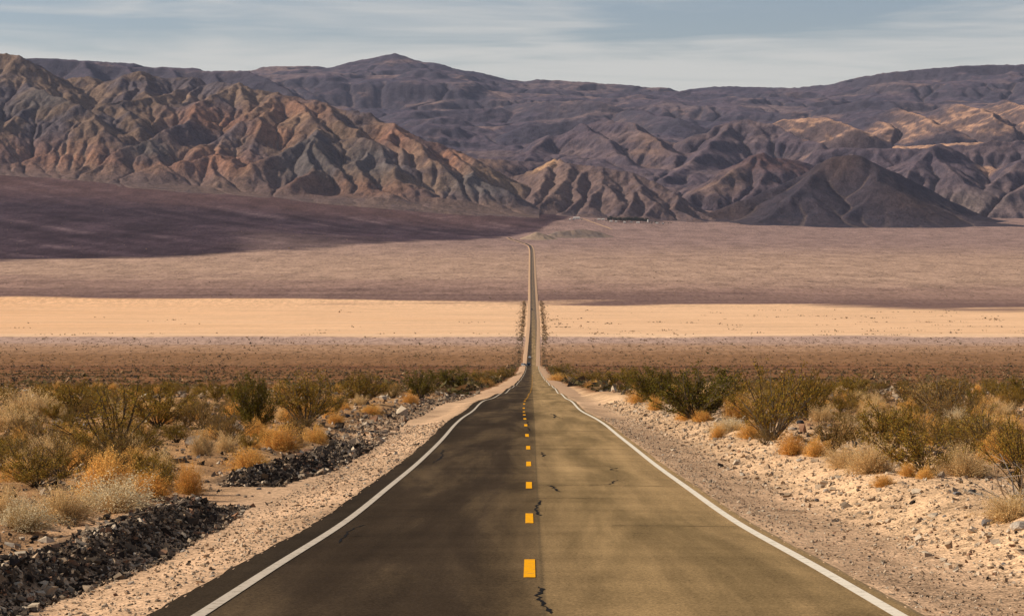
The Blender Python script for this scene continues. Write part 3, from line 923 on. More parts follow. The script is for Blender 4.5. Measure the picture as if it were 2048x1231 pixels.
col = lerp(col, [.20, .150, .125], sstep(40, 160, A) * .5)
wash = blob(PXg, Dg, [(1900, 9150, 120, 170)])
col = lerp(col, [.18, .135, .11], wash * .7)
build_hill('hills', 'purple and tan hills in the middle distance on the right', X, Y, H, col)

# ---------------- far plateau and skyline
PXg, Dg, X, Y = fan_grid(-250, 2270, 4.2, 11350, 20500, 27.0)
rid = [(.35, [(660, 134, 19300), (701, 122, 19400), (752, 111, 19500), (787, 104, 19500), (811, 111, 19500), (840, 122, 19400), (872, 124, 19300), (925, 138, 19200), (960, 143, 19200), (1010, 155, 19200)]),
       (.35, [(492, 141, 19800), (526, 132, 19900), (578, 127, 19900), (632, 130, 19900), (665, 136, 19900)]),
       (.30, [(1040, 163, 19400), (1077, 158, 19300), (1145, 162, 19300), (1231, 167, 19300), (1316, 176, 19300)]),
       (.25, [(1380, 177, 19200), (1437, 170, 19200), (1470, 171, 19200), (1587, 175, 19200), (1655, 170, 19000), (1690, 165, 18600)]),
       (.55, [(1690, 165, 18600), (1724, 153, 18500), (1751, 145, 18400), (1809, 139, 18300), (1895, 131, 18200), (1963, 127, 18200), (2031, 127, 18200), (2150, 130, 18200), (2260, 128, 18200)]),
       (.5, [(-240, 118, 13900), (55, 114, 14000), (113, 111, 14000), (164, 117, 14000), (198, 125, 14000), (256, 130, 14000), (342, 134, 14000), (424, 140, 13900), (485, 138, 13800), (530, 155, 13500), (570, 180, 13200)]),
       (.5, [(164, 117, 14000), (180, 150, 13400)]), (.5, [(256, 130, 14000), (280, 165, 13400)]), (.5, [(342, 134, 14000), (370, 170, 13300)]), (.5, [(424, 140, 13900), (440, 180, 13300)])]
H = far_z(PXg, Dg)
H = H - 25 + 125 * fbm(X / 1000, Y / 1300, 5, 160) * sstep(11300, 12500, Dg)
H = terrace(H, 150.0, .6, 170 * fbm(X / 1300, Y / 1300, 4, 161))
T = tents(X, Y, rid, .4, 60, 500, 6)
tan_r = [(.42, [(1570, 236, 12100), (1640, 232, 12000), (1700, 250, 11700)]), (.42, [(1790, 214, 12600), (1840, 228, 12200), (1880, 246, 11800)]), (.42, [(1900, 205, 12700), (1960, 215, 12300), (1990, 238, 11900)]),
         (.42, [(2010, 197, 12800), (2060, 212, 12300), (2080, 236, 11900)]), (.42, [(1730, 232, 12500), (1780, 250, 12000)]), (.42, [(2150, 200, 12700), (2150, 236, 12000)]),
         (.4, [(1270, 214, 14300), (1300, 226, 13900), (1360, 236, 13500)]), (.4, [(1030, 205, 15200), (1110, 200, 14800), (1200, 200, 14600)]),
         (.4, [(830, 222, 14600), (900, 218, 14700), (1000, 214, 14900)]), (.4, [(780, 250, 13200), (880, 245, 13300), (960, 252, 13200)]), (.4, [(1060, 246, 12900), (1140, 240, 13000), (1200, 244, 12900)])]
T2 = tents(X, Y, tan_r, .42, 60, 300, 8)
H = np.maximum(np.maximum(H, T), T2)
lid = np.interp(PXg, [0, 450, 500, 650, 700, 790, 860, 1000, 1100, 1320, 1650, 1750, 1900, 2048], [112, 138, 134, 132, 124, 106, 122, 152, 159, 175, 171, 146, 131, 127])
H = np.minimum(H, (PY0 - lid) / F * Dg)
H = H + 8 * fbm(X / 90, Y / 90, 3, 164)
H, A = erode(H, 13.0, 22.0, 90, .085, .002)
H = outcrop(H, X, Y, H - 40, 9.0, 110.0, 240)
H = skirt(H, Dg, 11350, 260, 140)
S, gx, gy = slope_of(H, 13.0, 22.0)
nz = fbm(X / 900, Y / 1400, 4, 162); ny = fbm(X / 260, Y / 260, 4, 163)
col = np.zeros(H.shape + (3,)) + np.array([.092, .070, .088])
col = lerp(col, [.165, .116, .112], sstep(-.02, .28, nz))
col = lerp(col, [.045, .042, .062], sstep(.02, .26, fbm(X / 700, Y / 500, 4, 165)) * .75)
col = lerp(col, [.215, .140, .120], sstep(.16, .40, fbm(X / 420, Y / 700, 4, 166)) * .8)
col = lerp(col, [.050, .043, .062], sstep(-.05, .3, ny) * .7)
tanw = blob(PXg, Dg, [(1600, 12000, 60, 250), (1700, 11800, 90, 300), (1850, 12100, 100, 450), (1990, 12200, 120, 550), (2150, 12200, 120, 500)])
col = lerp(col, tan, np.clip((tanw + .35 * ny - .22) * 3.0, 0, 1))
tal = blob(PXg, Dg, [(860, 16150, 130, 170), (760, 15900, 80, 250), (1100, 17600, 60, 500), (1210, 17500, 60, 300), (1550, 14000, 60, 200), (560, 19600, 80, 500)])
col = lerp(col, [.235, .155, .125], np.clip((tal + .8 * ny - .45) * 2.0, 0, 1) * .75)
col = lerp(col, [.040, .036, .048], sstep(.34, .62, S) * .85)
col = lerp(col, [.19, .14, .125], sstep(40, 160, A) * .4)
build_hill('mountain', 'distant purple plateau with a low peak along the skyline', X, Y, H, col)
# ================================================================== stones
def cube_stone(seed):
    r = np.random.default_rng(seed)
    v = np.array([(x, y, z) for x in (-1, 1) for y in (-1, 1) for z in (-1, 1)], float) * .6
    v += r.normal(0, .27, v.shape)
    f = [(0, 1, 3), (0, 3, 2), (4, 6, 7), (4, 7, 5), (0, 4, 5), (0, 5, 1), (2, 3, 7), (2, 7, 6), (0, 2, 6), (0, 6, 4), (1, 5, 7), (1, 7, 3)]
    return v, np.array(f)
def octa_stone(seed):
    r = np.random.default_rng(seed)
    v = np.array([(1, 0, 0), (-1, 0, 0), (0, 1, 0), (0, -1, 0), (0, 0, .8), (0, 0, -.8)], float) + r.normal(0, .2, (6, 3))
    f = [(0, 2, 4), (2, 1, 4), (1, 3, 4), (3, 0, 4), (2, 0, 5), (1, 2, 5), (3, 1, 5), (0, 3, 5)]
    return v, np.array(f)

def scatter_mesh(name, templates, pos, size, mat, cols, flat=1.0, tilt=.5, seed=1):
    """one mesh of many small pieces, each a turned and scaled copy of a template"""
    r = np.random.default_rng(seed)
    n = len(pos); which = r.integers(0, len(templates), n)
    VV, FF, CC = [], [], []; base = 0
    for k, (tv, tf) in enumerate(templates):
        idx = np.where(which == k)[0]
        if len(idx) == 0: continue
        m = len(idx); a = r.uniform(0, 2 * np.pi, m); b = r.normal(0, tilt, m); c = r.normal(0, tilt, m)
        s = size[idx][:, None] * (1 + r.normal(0, .22, (m, 3))).clip(.5, 1.6) * np.array([1, 1, flat])
        v = tv[None] * s[:, None, :]
        def rot(v, i, j, an):
            ca, sa = np.cos(an)[:, None], np.sin(an)[:, None]
            w = v.copy(); w[:, :, i] = ca * v[:, :, i] - sa * v[:, :, j]; w[:, :, j] = sa * v[:, :, i] + ca * v[:, :, j]
            return w
        v = rot(rot(rot(v, 1, 2, b), 0, 2, c), 0, 1, a) + pos[idx][:, None, :]
        VV.append(v.reshape(-1, 3)); nv = tv.shape[0]
        FF.append((tf[None] + base + np.arange(m)[:, None, None] * nv).reshape(-1, 3)); base += m * nv
        CC.append(np.repeat(cols[idx], nv, 0))
    return mesh_np(name, np.concatenate(VV), np.concatenate(FF), 3, mat, np.concatenate(CC))

t = NT('gravel_stone'); n = t.noise(t.pos(), 30.0, 3, .6)
t.color(t.scale(t.attr(), t.ramp(n, .25, .75, .8, 1.2))); M_STONE = t.m
STONES = [cube_stone(s) for s in range(8)]; PEBBLES = [octa_stone(s) for s in range(6)]
PAL = np.array([(.060, .045, .034), (.105, .080, .060), (.20, .15, .105), (.36, .27, .185), (.46, .37, .27), (.25, .14, .085), (.038, .030, .026), (.32, .23, .15)])
def stone_cols(n, w, r): return PAL[r.choice(len(PAL), n, p=np.array(w) / np.sum(w))] * r.uniform(.8, 1.2, (n, 1))

def gravel(name, label, n, xf, yf, sf, w, templates, sink=.25, flat=.75, seed=1):
    r = np.random.default_rng(seed)
    Y = yf(r, n); X = x_road(Y) + xf(r, n, Y); s = sf(r, n, Y)
    Z = ground_z(X, Y) + s * (.5 - sink)
    o = scatter_mesh(name, templates, np.stack([X, Y, Z], 1), s, M_STONE, stone_cols(n, w, r), flat, .5, seed)
    return tag(o, label, 'gravel', kind='stuff')
def near_y(a, b, p=2.0):
    """more stones near, as many per pixel farther off"""
    def f(r, n): u = r.random(n); return a + (b - a) * u ** p
    return f
def berm_x(lo, hi):
    return lambda r, n, Y: -toe(Y) - r.uniform(lo, hi, n)
W_BERM = [4, 3, 2.0, 1.6, 1.2, .8, 4, 1.6]; W_DIRT = [.15, .35, 1.5, 4, 3, .6, .15, 4]
gravel('gravel', 'dark loose gravel heaped in the windrow nearest the camera', 18000, berm_x(-.22, 1.35), near_y(17, 48.5, 1.2), lambda r, n, Y: np.clip(r.lognormal(-4.02, .58, n), .010, .10), W_BERM, STONES, seed=11)
gravel('gravel', 'dark loose gravel heaped in the second windrow along the left shoulder', 8000, berm_x(-.25, 1.4), near_y(56.5, 86, 1.1), lambda r, n, Y: np.clip(r.lognormal(-3.3, .5, n), .02, .2), W_BERM, STONES, seed=12)
gravel('gravel', 'rubble strewn along the left shoulder beyond the windrows', 3600, berm_x(-.3, 2.6), near_y(86, 300, 1.6), lambda r, n, Y: np.clip(r.lognormal(-3.2, .6, n), .03, .24), [1.5, 2, 2.5, 2.5, 2, 1, 1.2, 2], STONES, seed=13)
gravel('gravel', 'small pebbles on the dirt shoulder left of the road', 6500, lambda r, n, Y: r.uniform(-6.0, -4.0, n), near_y(18, 110, 1.7), lambda r, n, Y: np.clip(r.lognormal(-4.1, .45, n), .008, .06) * (Y / 30) ** .4, W_DIRT, PEBBLES, seed=14)
gravel('gravel', 'small pebbles on the dirt shoulder right of the road', 6000, lambda r, n, Y: r.uniform(4.15, 6.2, n), near_y(18, 120, 1.7), lambda r, n, Y: np.clip(r.lognormal(-4.2, .45, n), .008, .06) * (Y / 30) ** .4, W_DIRT, PEBBLES, seed=15)
gravel('gravel', 'broken stones and clods on the cut bank right of the road', 11500, lambda r, n, Y: 5.8 + r.gamma(2.0, 1.1, n), near_y(22, 170, 1.7), lambda r, n, Y: np.clip(r.lognormal(-4.05, .60, n), .010, .11) * (Y / 30) ** .25, [.1, .25, 1, 4, 5, .5, .12, 4], STONES, seed=16)
gravel('gravel', 'stones littering the open desert left of the windrows', 9000, lambda r, n, Y: -7.6 - r.random(n) ** 1.1 * (.26 * Y), near_y(28, 330, 1.7), lambda r, n, Y: np.clip(r.lognormal(-3.1, .55, n), .02, .22) * (Y / 60) ** .7, [1, 1.5, 2, 2.5, 2.2, 1, 1, 2], STONES, seed=17)
gravel('gravel', 'stones littering the open desert beyond the right bank', 8000, lambda r, n, Y: 9.0 + r.random(n) ** 1.1 * (.24 * Y), near_y(34, 330, 1.7), lambda r, n, Y: np.clip(r.lognormal(-3.1, .55, n), .02, .22) * (Y / 60) ** .7, [1, 1.5, 2, 2.5, 1.6, 1.3, 1, 2], STONES, seed=18)

# ---------------- single boulders and stones
import bmesh
def boulder_mesh(seed, sx=1.0, sy=1.0, sz=.7, cuts=7, sub=2):
    bm = bmesh.new(); bmesh.ops.create_icosphere(bm, subdivisions=sub, radius=.5)
    r = np.random.default_rng(seed)
    planes = [(Vector(r.normal(0, 1, 3)).normalized(), r.uniform(.26, .42)) for _ in range(cuts)]
    for vv in bm.verts:
        for nrm, d in planes:
            k = vv.co.dot(nrm) - d
            if k > 0: vv.co -= nrm * k * .9
        vv.co += Vector(r.normal(0, .012, 3))
        vv.co.x *= sx; vv.co.y *= sy; vv.co.z = vv.co.z * sz + .5 * sz * .55
    me = bpy.data.meshes.new('boulder'); bm.to_mesh(me); bm.free()
    return me
def rock_mat(name, a, b):
    t = NT(name); P = t.n.new('ShaderNodeTexCoord').outputs['Object']
    n = t.noise(P, 3.5, 5, .65); g = t.noise(P, 22, 3, .6)
    t.color(t.scale(t.mix(t.ramp(n, .35, .65), a, b), t.ramp(g, .25, .75, .8, 1.2)))
    t.bump(t.math('ADD', n, t.math('MULTIPLY', g, .4)), .6, .06)
    return t.m
MR_DARK = rock_mat('dark_basalt', (.035, .032, .034), (.075, .066, .062))
MR_GREY = rock_mat('grey_rock', (.13, .12, .12), (.22, .20, .19))
MR_PALE = rock_mat('pale_rock', (.36, .30, .24), (.50, .43, .35))
MR_TAN = rock_mat('tan_rock', (.22, .16, .11), (.34, .26, .19))
LMK = [(508, 868, 'the tall dark green bush'), (592, 884, 'the angular black boulder'), (842, 797, 'the compact green roadside bush'), (205, 992, 'the large golden mound'), (225, 1022, 'the cream-grey bush'),
       (235, 915, 'the big sparse bush'), (318, 856, 'the broad olive bush'), (466, 878, 'the brown boulder'), (100, 905, 'the flat brown bush'), (16, 935, 'the dark green clump at left'), (60, 832, 'the wide straw patch'),
       (150, 832, 'the far-left olive bush'), (722, 808, 'the olive bush behind the rubble'), (500, 938, 'the golden cushion bush'), (662, 836, 'the rounded black boulder'), (902, 782, 'the leafy green bush'),
       (1395, 842, 'the biggest green bush'), (1545, 880, 'the tallest sparse bush'), (1584, 908, 'the deep orange cushion'), (1588, 836, 'the grey rock ledge'), (1662, 902, 'the brown bush on the bank'),
       (1745, 944, 'the big straw bush'), (1768, 972, 'the lone golden tuft'), (1850, 948, 'the widest olive bush'), (1880, 832, 'the dark brown bush'), (1914, 846, 'the pale dome bush'), (1978, 1048, 'the rounded grey boulder'),
       (2045, 985, 'the arching bush at right'), (1712, 790, 'the low distant olive bush'), (1312, 806, 'the dense green bush'), (1240, 778, 'the third roadside olive bush'), (1410, 829, 'the black boulder on the bank'),
       (1880, 1196, 'the flat tan stone'), (2042, 1058, 'the pale boulder at the edge'), (358, 1171, 'the lone brown-black stone'), (215, 1138, 'the pale windrow stone'), (366, 1103, 'the pale shoulder stone'), (2040, 806, 'the green bush at the edge'),
       (322, 992, 'the scraggly olive bush'), (612, 852, 'the wide olive bush'), (405, 858, 'the brownish bush'), (1478, 838, 'the bright yellow-gold bush'), (1928, 952, 'the faded straw bush'), (1652, 982, 'the pale stone halfway down')]
USED = set()
def near_label(desc, x, y, z, fallback, far=150):
    """what it is and which landmark it stands beside"""
    px, py = PX0 + F * x / y, PY0 - F * z / y
    for d, lx, ly, nm in sorted((math.hypot(px - a, (py - b) * 2.2), a, b, c) for a, b, c in LMK)[:9]:
        if d > far * 1.8: break
        dx, dy = px - lx, (py - ly) * 2.2
        rel = ('left of' if dx < 0 else 'right of') if abs(dx) > abs(dy) else ('behind' if dy < 0 else 'in front of')
        deg = 'close ' if d < 45 else ('just ' if d < 90 else ('a little way ' if d < 150 else 'well '))
        lab = '%s %s%s %s' % (desc, deg, rel, nm)
        if lab not in USED:
            USED.add(lab); return lab
    return fallback
BM = {}
def boulder(px, py, wpx, hpx, mat, label, seed, name='boulder', group=None, yaw=None):
    x, y, z = hit(px, py)
    key = (mat.name, seed % 9)
    if key not in BM:
        me = boulder_mesh(seed % 9 + 40); me.materials.append(mat); BM[key] = me
    o = link(name, BM[key])
    w = wpx * y / F; h = hpx * y / F
    o.scale = (w, w * .85, h * 1.25); o.location = (x, y, z - h * .12); o.rotation_euler = (0, 0, yaw if yaw is not None else seed * 1.3)
    if group:
        label = near_label({'pale_rock': 'small pale stone', 'tan_rock': 'small tan stone', 'grey_rock': 'small grey stone', 'dark_basalt': 'small black stone'}[mat.name], x, y, z, label)
    return tag(o, label, 'rock' if name == 'stone' else 'boulder', group)
boulder(592, 884, 44, 25, MR_DARK, 'angular black boulder beside the golden bush above the second windrow', 3)
boulder(662, 836, 28, 18, MR_DARK, 'rounded black boulder at the foot of the tall olive bush left of the road', 4)
boulder(688, 834, 26, 13, MR_DARK, 'low black boulder just right of the rounded black one', 5)
boulder(466, 878, 36, 20, MR_TAN, 'brown boulder left of the dark green bush', 6)
boulder(226, 866, 18, 12, MR_PALE, 'pale boulder behind the sparse left-hand bush', 2)
boulder(358, 868, 16, 12, MR_PALE, 'pale cream boulder on the stony ground left of the brown boulder', 7)
boulder(1410, 829, 22, 16, MR_DARK, 'black boulder between the golden bushes on the right bank', 8)
boulder(1600, 846, 22, 12, MR_DARK, 'black boulder behind the low rock ledge on the right', 1)
boulder(1588, 836, 46, 14, MR_GREY, 'low grey rock ledge among the right-hand bushes', 9)
boulder(1978, 1048, 42, 22, MR_GREY, 'rounded grey boulder at the lower right edge', 10)
boulder(2042, 1058, 46, 30, MR_PALE, 'pale boulder cut by the right edge of the frame', 12)
boulder(1914, 988, 22, 13, MR_GREY, 'small grey boulder on the right bank, left of the twin', 13)
boulder(1945, 984, 18, 11, MR_DARK, 'small black boulder on the right bank under the dead branches', 14)
boulder(320, 1012, 20, 9, MR_PALE, 'smooth pale stone on top of the nearest windrow', 15)
boulder(393, 1000, 22, 12, MR_PALE, 'cream stone at the right end of the nearest windrow', 16)
boulder(358, 1171, 11, 9, MR_DARK, 'lone brown-black stone lying on the left shoulder', 17, 'stone')
boulder(215, 1138, 16, 11, MR_PALE, 'pale stone at the foot of the nearest windrow', 11, 'stone')
boulder(366, 1103, 13, 9, MR_PALE, 'pale stone on the shoulder below the windrow end', 18, 'stone')
boulder(695, 936, 9, 7, MR_PALE, 'white stone on the shoulder below the second windrow', 19, 'stone')
boulder(630, 921, 11, 9, MR_PALE, 'pale stone in the dark face of the second windrow', 20, 'stone')
boulder(1600, 922, 18, 10, MR_PALE, 'white stone below the deep orange bush on the bank', 21, 'stone')
boulder(1655, 920, 14, 9, MR_PALE, 'cream stone right of the white one on the bank', 22, 'stone')
boulder(1720, 945, 24, 10, MR_GREY, 'grey stone under the straw-coloured bush on the bank', 23, 'stone')
boulder(1652, 982, 12, 9, MR_PALE, 'pale stone halfway down the right bank', 24, 'stone')
boulder(1340, 858, 9, 8, MR_DARK, 'small black stone on the upper right shoulder', 25, 'stone')
boulder(1880, 1196, 18, 9, MR_TAN, 'flat tan stone near the lower right corner', 26, 'stone')
rr = random.Random(5)
for k in range(46):
    if k % 2:
        px = rr.uniform(1480, 2040); py = 905 + (px - 1480) * .22 + rr.uniform(15, 150)
        lab, grp = 'small pale stone lying loose on the right bank', 'loose stones on the right bank'
    else:
        px = rr.uniform(20, 560); py = 1215 - px * .42 + rr.uniform(-25, 10)
        lab, grp = 'small stone rolled out from the foot of the left windrow', 'stones at the foot of the windrow'
    s_ = rr.uniform(7, 12)
    boulder(px, min(py, 1225), s_, s_ * .7, rr.choice([MR_PALE, MR_TAN, MR_TAN, MR_GREY]), lab, rr.randint(0, 90), 'stone', grp)
for k in range(40):
    if k % 2: px, py, sd = rr.uniform(1500, 2040), rr.uniform(800, 900), 'right'
    else: px, py, sd = rr.uniform(10, 560), rr.uniform(800, 900), 'left'
    s_ = rr.uniform(9, 18)
    boulder(px, py, s_, s_ * .65, rr.choice([MR_PALE, MR_TAN, MR_GREY, MR_DARK]), 'stone half hidden among the bushes %s of the road' % sd, rr.randint(0, 90), 'stone', 'stones among the bushes on the ' + sd)

# ================================================================== plants
def tube_net(paths, radii):
    """thin three-sided stems along polylines"""
    V, Fc = [], []
    for pth, (r0, r1) in zip(paths, radii):
        n = len(pth); b = len(V)
        for i_, p in enumerate(pth):
            d = pth[min(i_ + 1, n - 1)] - pth[max(i_ - 1, 0)]; d = d / (np.linalg.norm(d) + 1e-9)
            a = np.cross(d, (.3, .9, .2)); a /= np.linalg.norm(a) + 1e-9; c = np.cross(d, a)
            r_ = r0 + (r1 - r0) * i_ / (n - 1)
            for q in range(3):
                an = q * 2.0944; V.append(p + r_ * (math.cos(an) * a + math.sin(an) * c))
        for i_ in range(n - 1):
            for q in range(3):
                q2 = (q + 1) % 3
                Fc.append((b + i_ * 3 + q, b + i_ * 3 + q2, b + i_ * 3 + 3 + q2, b + i_ * 3 + 3 + q))
    return np.array(V), np.array(Fc)

def leaf_quads(P, size, r, up=.4):
    n = len(P)
    a = r.normal(0, 1, (n, 3)); a[:, 2] += up; a /= np.linalg.norm(a, axis=1)[:, None]
    b = np.cross(a, r.normal(0, 1, (n, 3))); b /= np.linalg.norm(b, axis=1)[:, None] + 1e-9
    s = size * r.uniform(.6, 1.4, n)[:, None]
    V = np.stack([P - b * s * .45, P + a * s * .9 - b * s * .25, P + a * s * 1.5, P + a * s * .6 + b * s * .5], 1)
    return V.reshape(-1, 3), np.arange(4 * n).reshape(-1, 4)

def bush_meshes(seed, n_stem, n_leaf, leaf, spread, mats, lean=0.0, leaf_lo=.38):
    r = np.random.default_rng(seed)
    paths, radii, lp = [], [], []
    for i_ in range(n_stem):
        ph = 2 * np.pi * (i_ + r.uniform(-.4, .4)) / n_stem * 1.618; th = r.uniform(.08, 1) ** .8 * spread
        L = r.uniform(.72, 1.1) * (1 - .12 * th)
        d = np.array([math.sin(th) * math.cos(ph) + lean, math.sin(th) * math.sin(ph), math.cos(th)])
        p = np.array([r.normal(0, .035), r.normal(0, .035), 0.0]); pth = [p]
        bend = r.normal(0, .16, 3); bend[2] = abs(bend[2]) * .6
        for j in range(6):
            d = d + bend * .3 + r.normal(0, .06, 3); d /= np.linalg.norm(d)
            p = p + d * L / 6; pth.append(p)
        paths.append(np.array(pth)); radii.append((.011, .004))
        for j in range(r.integers(3, 6)):
            k = r.integers(2, 6); q = pth[k]; e = (pth[k + 1] - pth[k]) if k < 6 else d
            e = e / np.linalg.norm(e) + r.normal(0, .5, 3); e[2] = abs(e[2]) * .8 + .1; e /= np.linalg.norm(e)
            Lt = r.uniform(.16, .36); tw = [q]
            for m_ in range(3):
                e = e + r.normal(0, .12, 3); e /= np.linalg.norm(e); tw.append(tw[-1] + e * Lt / 3)
            paths.append(np.array(tw)); radii.append((.0055, .0025)); lp.append((np.array(tw), .15))
        lp.append((np.array(pth), leaf_lo))
    pts = []
    per = n_leaf // len(lp)
    for pth, lo in lp:
        c = r.integers(3, 6); ctr = r.uniform(lo, 1.0, c)
        tt = np.clip(ctr[r.integers(0, c, per)] + r.normal(0, .07, per), lo, 1.03) * (len(pth) - 1)
        k = np.clip(tt.astype(int), 0, len(pth) - 2); f = (tt - k)[:, None]
        pts.append(pth[k] * (1 - f) + pth[k + 1] * f + r.normal(0, .028, (per, 3)))
    pts = np.concatenate(pts); pts[:, 2] = np.maximum(pts[:, 2], .02)
    v, f = tube_net(paths, radii)
    stems = mesh_np('stems', v, f, 4, mats[0], obj_name=False)
    v, f = leaf_quads(pts, leaf, r)
    tint = np.repeat(r.uniform(.65, 1.35, len(pts)), 4)[:, None] * np.ones(3) * np.stack([np.repeat(r.uniform(.85, 1.25, len(pts)), 4), np.ones(len(pts) * 4), np.repeat(r.uniform(.6, 1.2, len(pts)), 4)], 1)
    leaves = mesh_np('foliage', v, f, 4, mats[1], tint, obj_name=False)
    return stems, leaves

def dome_meshes(seed, n_tw, n_tip, mats, lump=.55, flat=1.0, tip=.022, lean=0.0):
    r = np.random.default_rng(seed)
    def radius(d):
        return 1 + lump * (perlin(d[:, 0] * 2.3 + seed, d[:, 1] * 2.3 + d[:, 2] * 1.7, 5) + .6 * perlin(d[:, 0] * 5 + seed, d[:, 1] * 5 + d[:, 2] * 4, 6))
    def dirs(n):
        d = r.normal(0, 1, (n, 3)); d[:, 2] = np.abs(d[:, 2]) * 1.05; return d / np.linalg.norm(d, axis=1)[:, None]
    E = np.array([.62, .62, .98 * flat])
    d = dirs(n_tw); R = radius(d)[:, None] * r.uniform(.6, 1.10, (n_tw, 1)); R[::9] *= 1.18
    root = d * np.array([.16, .16, .0]) * r.uniform(0, 1, (n_tw, 1))
    tipp = d * R * E; tipp[:, 0] += lean * tipp[:, 2]
    mid = root * .5 + tipp * .5 + r.normal(0, .035, (n_tw, 3)); mid[:, 2] += .03
    side = np.cross(d, r.normal(0, 1, (n_tw, 3))); side /= np.linalg.norm(side, axis=1)[:, None] + 1e-9
    w = .0055
    V = np.stack([root - side * w, root + side * w, mid + side * w * .8, mid - side * w * .8, tipp + side * w * .3, tipp - side * w * .3], 1).reshape(-1, 3)
    i0 = np.arange(n_tw)[:, None] * 6
    Fc = np.concatenate([i0 + np.array([[0, 1, 2, 3]]), i0 + np.array([[3, 2, 4, 5]])])
    tint = np.repeat(r.uniform(.7, 1.25, n_tw), 6)[:, None] * np.ones(3)
    V[:, 2] = np.maximum(V[:, 2], -.02)
    tw = mesh_np('twigs', V, Fc, 4, mats[0], tint, obj_name=False)
    d = dirs(n_tip); R = radius(d)[:, None] * (1.04 - np.abs(r.normal(0, .20, (n_tip, 1))))
    P = d * R * E + r.normal(0, .012, (n_tip, 3)); P[:, 0] += lean * P[:, 2]; P[:, 2] = np.maximum(P[:, 2], .015)
    v, f = leaf_quads(P, tip, r, .9)
    tint = np.repeat(r.uniform(.7, 1.3, n_tip), 4)[:, None] * np.ones(3)
    return tw, mesh_np('dry_leaves', v, f, 4, mats[1], tint, obj_name=False)

def leaf_mat(name, a, b, trans=.25):
    t = NT(name)
    c = t.mix(t.rand(), a, b)
    c = t.mix(1.0, c, t.attr(), 'MULTIPLY')
    t.color(c); t.b.inputs['Roughness'].default_value = .7
    t.b.inputs['Specular IOR Level'].default_value = .05
    tr = t.n.new('ShaderNodeBsdfTranslucent'); t.l.new(c, tr.inputs['Color'])
    mxs = t.n.new('ShaderNodeMixShader'); mxs.inputs[0].default_value = trans
    t.l.new(t.b.outputs[0], mxs.inputs[1]); t.l.new(tr.outputs[0], mxs.inputs[2])
    t.l.new(mxs.outputs[0], t.n['Material Output'].inputs['Surface'])
    return t.m
ML_GREEN = leaf_mat('dense_green_leaf', (.120, .097, .016), (.170, .125, .022))
ML_OLIVE = leaf_mat('olive_leaf', (.215, .145, .026), (.285, .180, .036))
ML_BROWN = leaf_mat('brown_olive_leaf', (.205, .132, .040), (.265, .165, .052))
ML_GOLD = leaf_mat('golden_dry', (.72, .41, .11), (.80, .45, .12), .3)
ML_ORANGE = leaf_mat('orange_dry', (.64, .32, .07), (.70, .36, .09), .35)
ML_STRAW = leaf_mat('straw_dry', (.68, .46, .20), (.76, .52, .25), .35)
ML_PALE = leaf_mat('pale_grey_straw', (.64, .53, .33), (.70, .58, .38), .3)
M_STEM = plain('grey_brown_stem', (.105, .075, .048), .9, .1)
M_DEAD = plain('bleached_dead_wood', (.36, .30, .23), .9, .1)
MT_GOLD = leaf_mat('golden_twig', (.56, .33, .10), (.62, .36, .11)); MT_STRAW = leaf_mat('straw_twig', (.58, .42, .21), (.64, .46, .24))

BUSH = {'green': [bush_meshes(200 + s, 40, 9000, .021, 1.05, (M_STEM, ML_GREEN), leaf_lo=.22) for s in range(3)],
        'olive': [bush_meshes(210 + s, 28, 6000, .020, 1.05, (M_STEM, ML_OLIVE), leaf_lo=.34) for s in range(4)],
        'sparse': [bush_meshes(220 + s, 19, 2900, .018, 1.05, (M_STEM, ML_OLIVE), leaf_lo=.45) for s in range(3)],
        'brown': [bush_meshes(230 + s, 28, 4200, .019, 1.05, (M_STEM, ML_BROWN), leaf_lo=.34) for s in range(3)],
        'dead': [bush_meshes(240 + s, 16, 160, .012, 1.25, (M_DEAD, ML_BROWN), leaf_lo=.6) for s in range(1)]}
DOME = {'gold': [dome_meshes(300 + s, 1100, 6500, (MT_GOLD, ML_GOLD)) for s in range(3)],
        'orange': [dome_meshes(310 + s, 1100, 6000, (MT_GOLD, ML_ORANGE)) for s in range(2)],
        'straw': [dome_meshes(320 + s, 1400, 5000, (MT_STRAW, ML_STRAW), .7) for s in range(3)],
        'pale': [dome_meshes(330 + s, 900, 5500, (MT_STRAW, ML_PALE), .7) for s in range(2)]}
prng = random.Random(21)
def plant(kind, px, py, wpx, hpx, label, group=None, name=None):
    """a bush whose foot stands at a photo pixel on the ground"""
    x, y, z = hit(px, py)
    return plant_at(kind, x, y, z, wpx * y / F, hpx * y / F, label, group)
def plant_at(kind, x, y, z, w, h, label, group=None):
    is_b = kind in BUSH
    a, b = prng.choice((BUSH if is_b else DOME)[kind])
    nm = 'dead_bush' if kind == 'dead' else ('creosote_bush' if is_b else 'dry_bush')
    root = empty(nm, (x, y, z - .02), prng.uniform(0, 6.28), (w / 1.25 * prng.uniform(.85, 1.2), w / 1.25 * prng.uniform(.75, 1.15), h / 1.0))
    if not is_b: root.rotation_euler = (prng.uniform(-.14, .14), prng.uniform(-.14, .14), root.rotation_euler.z)
    link('stems' if is_b else 'twigs', a, root); link('foliage' if is_b else 'dry_leaves', b, root)
    tag(root, label, 'bush', group)
    return root

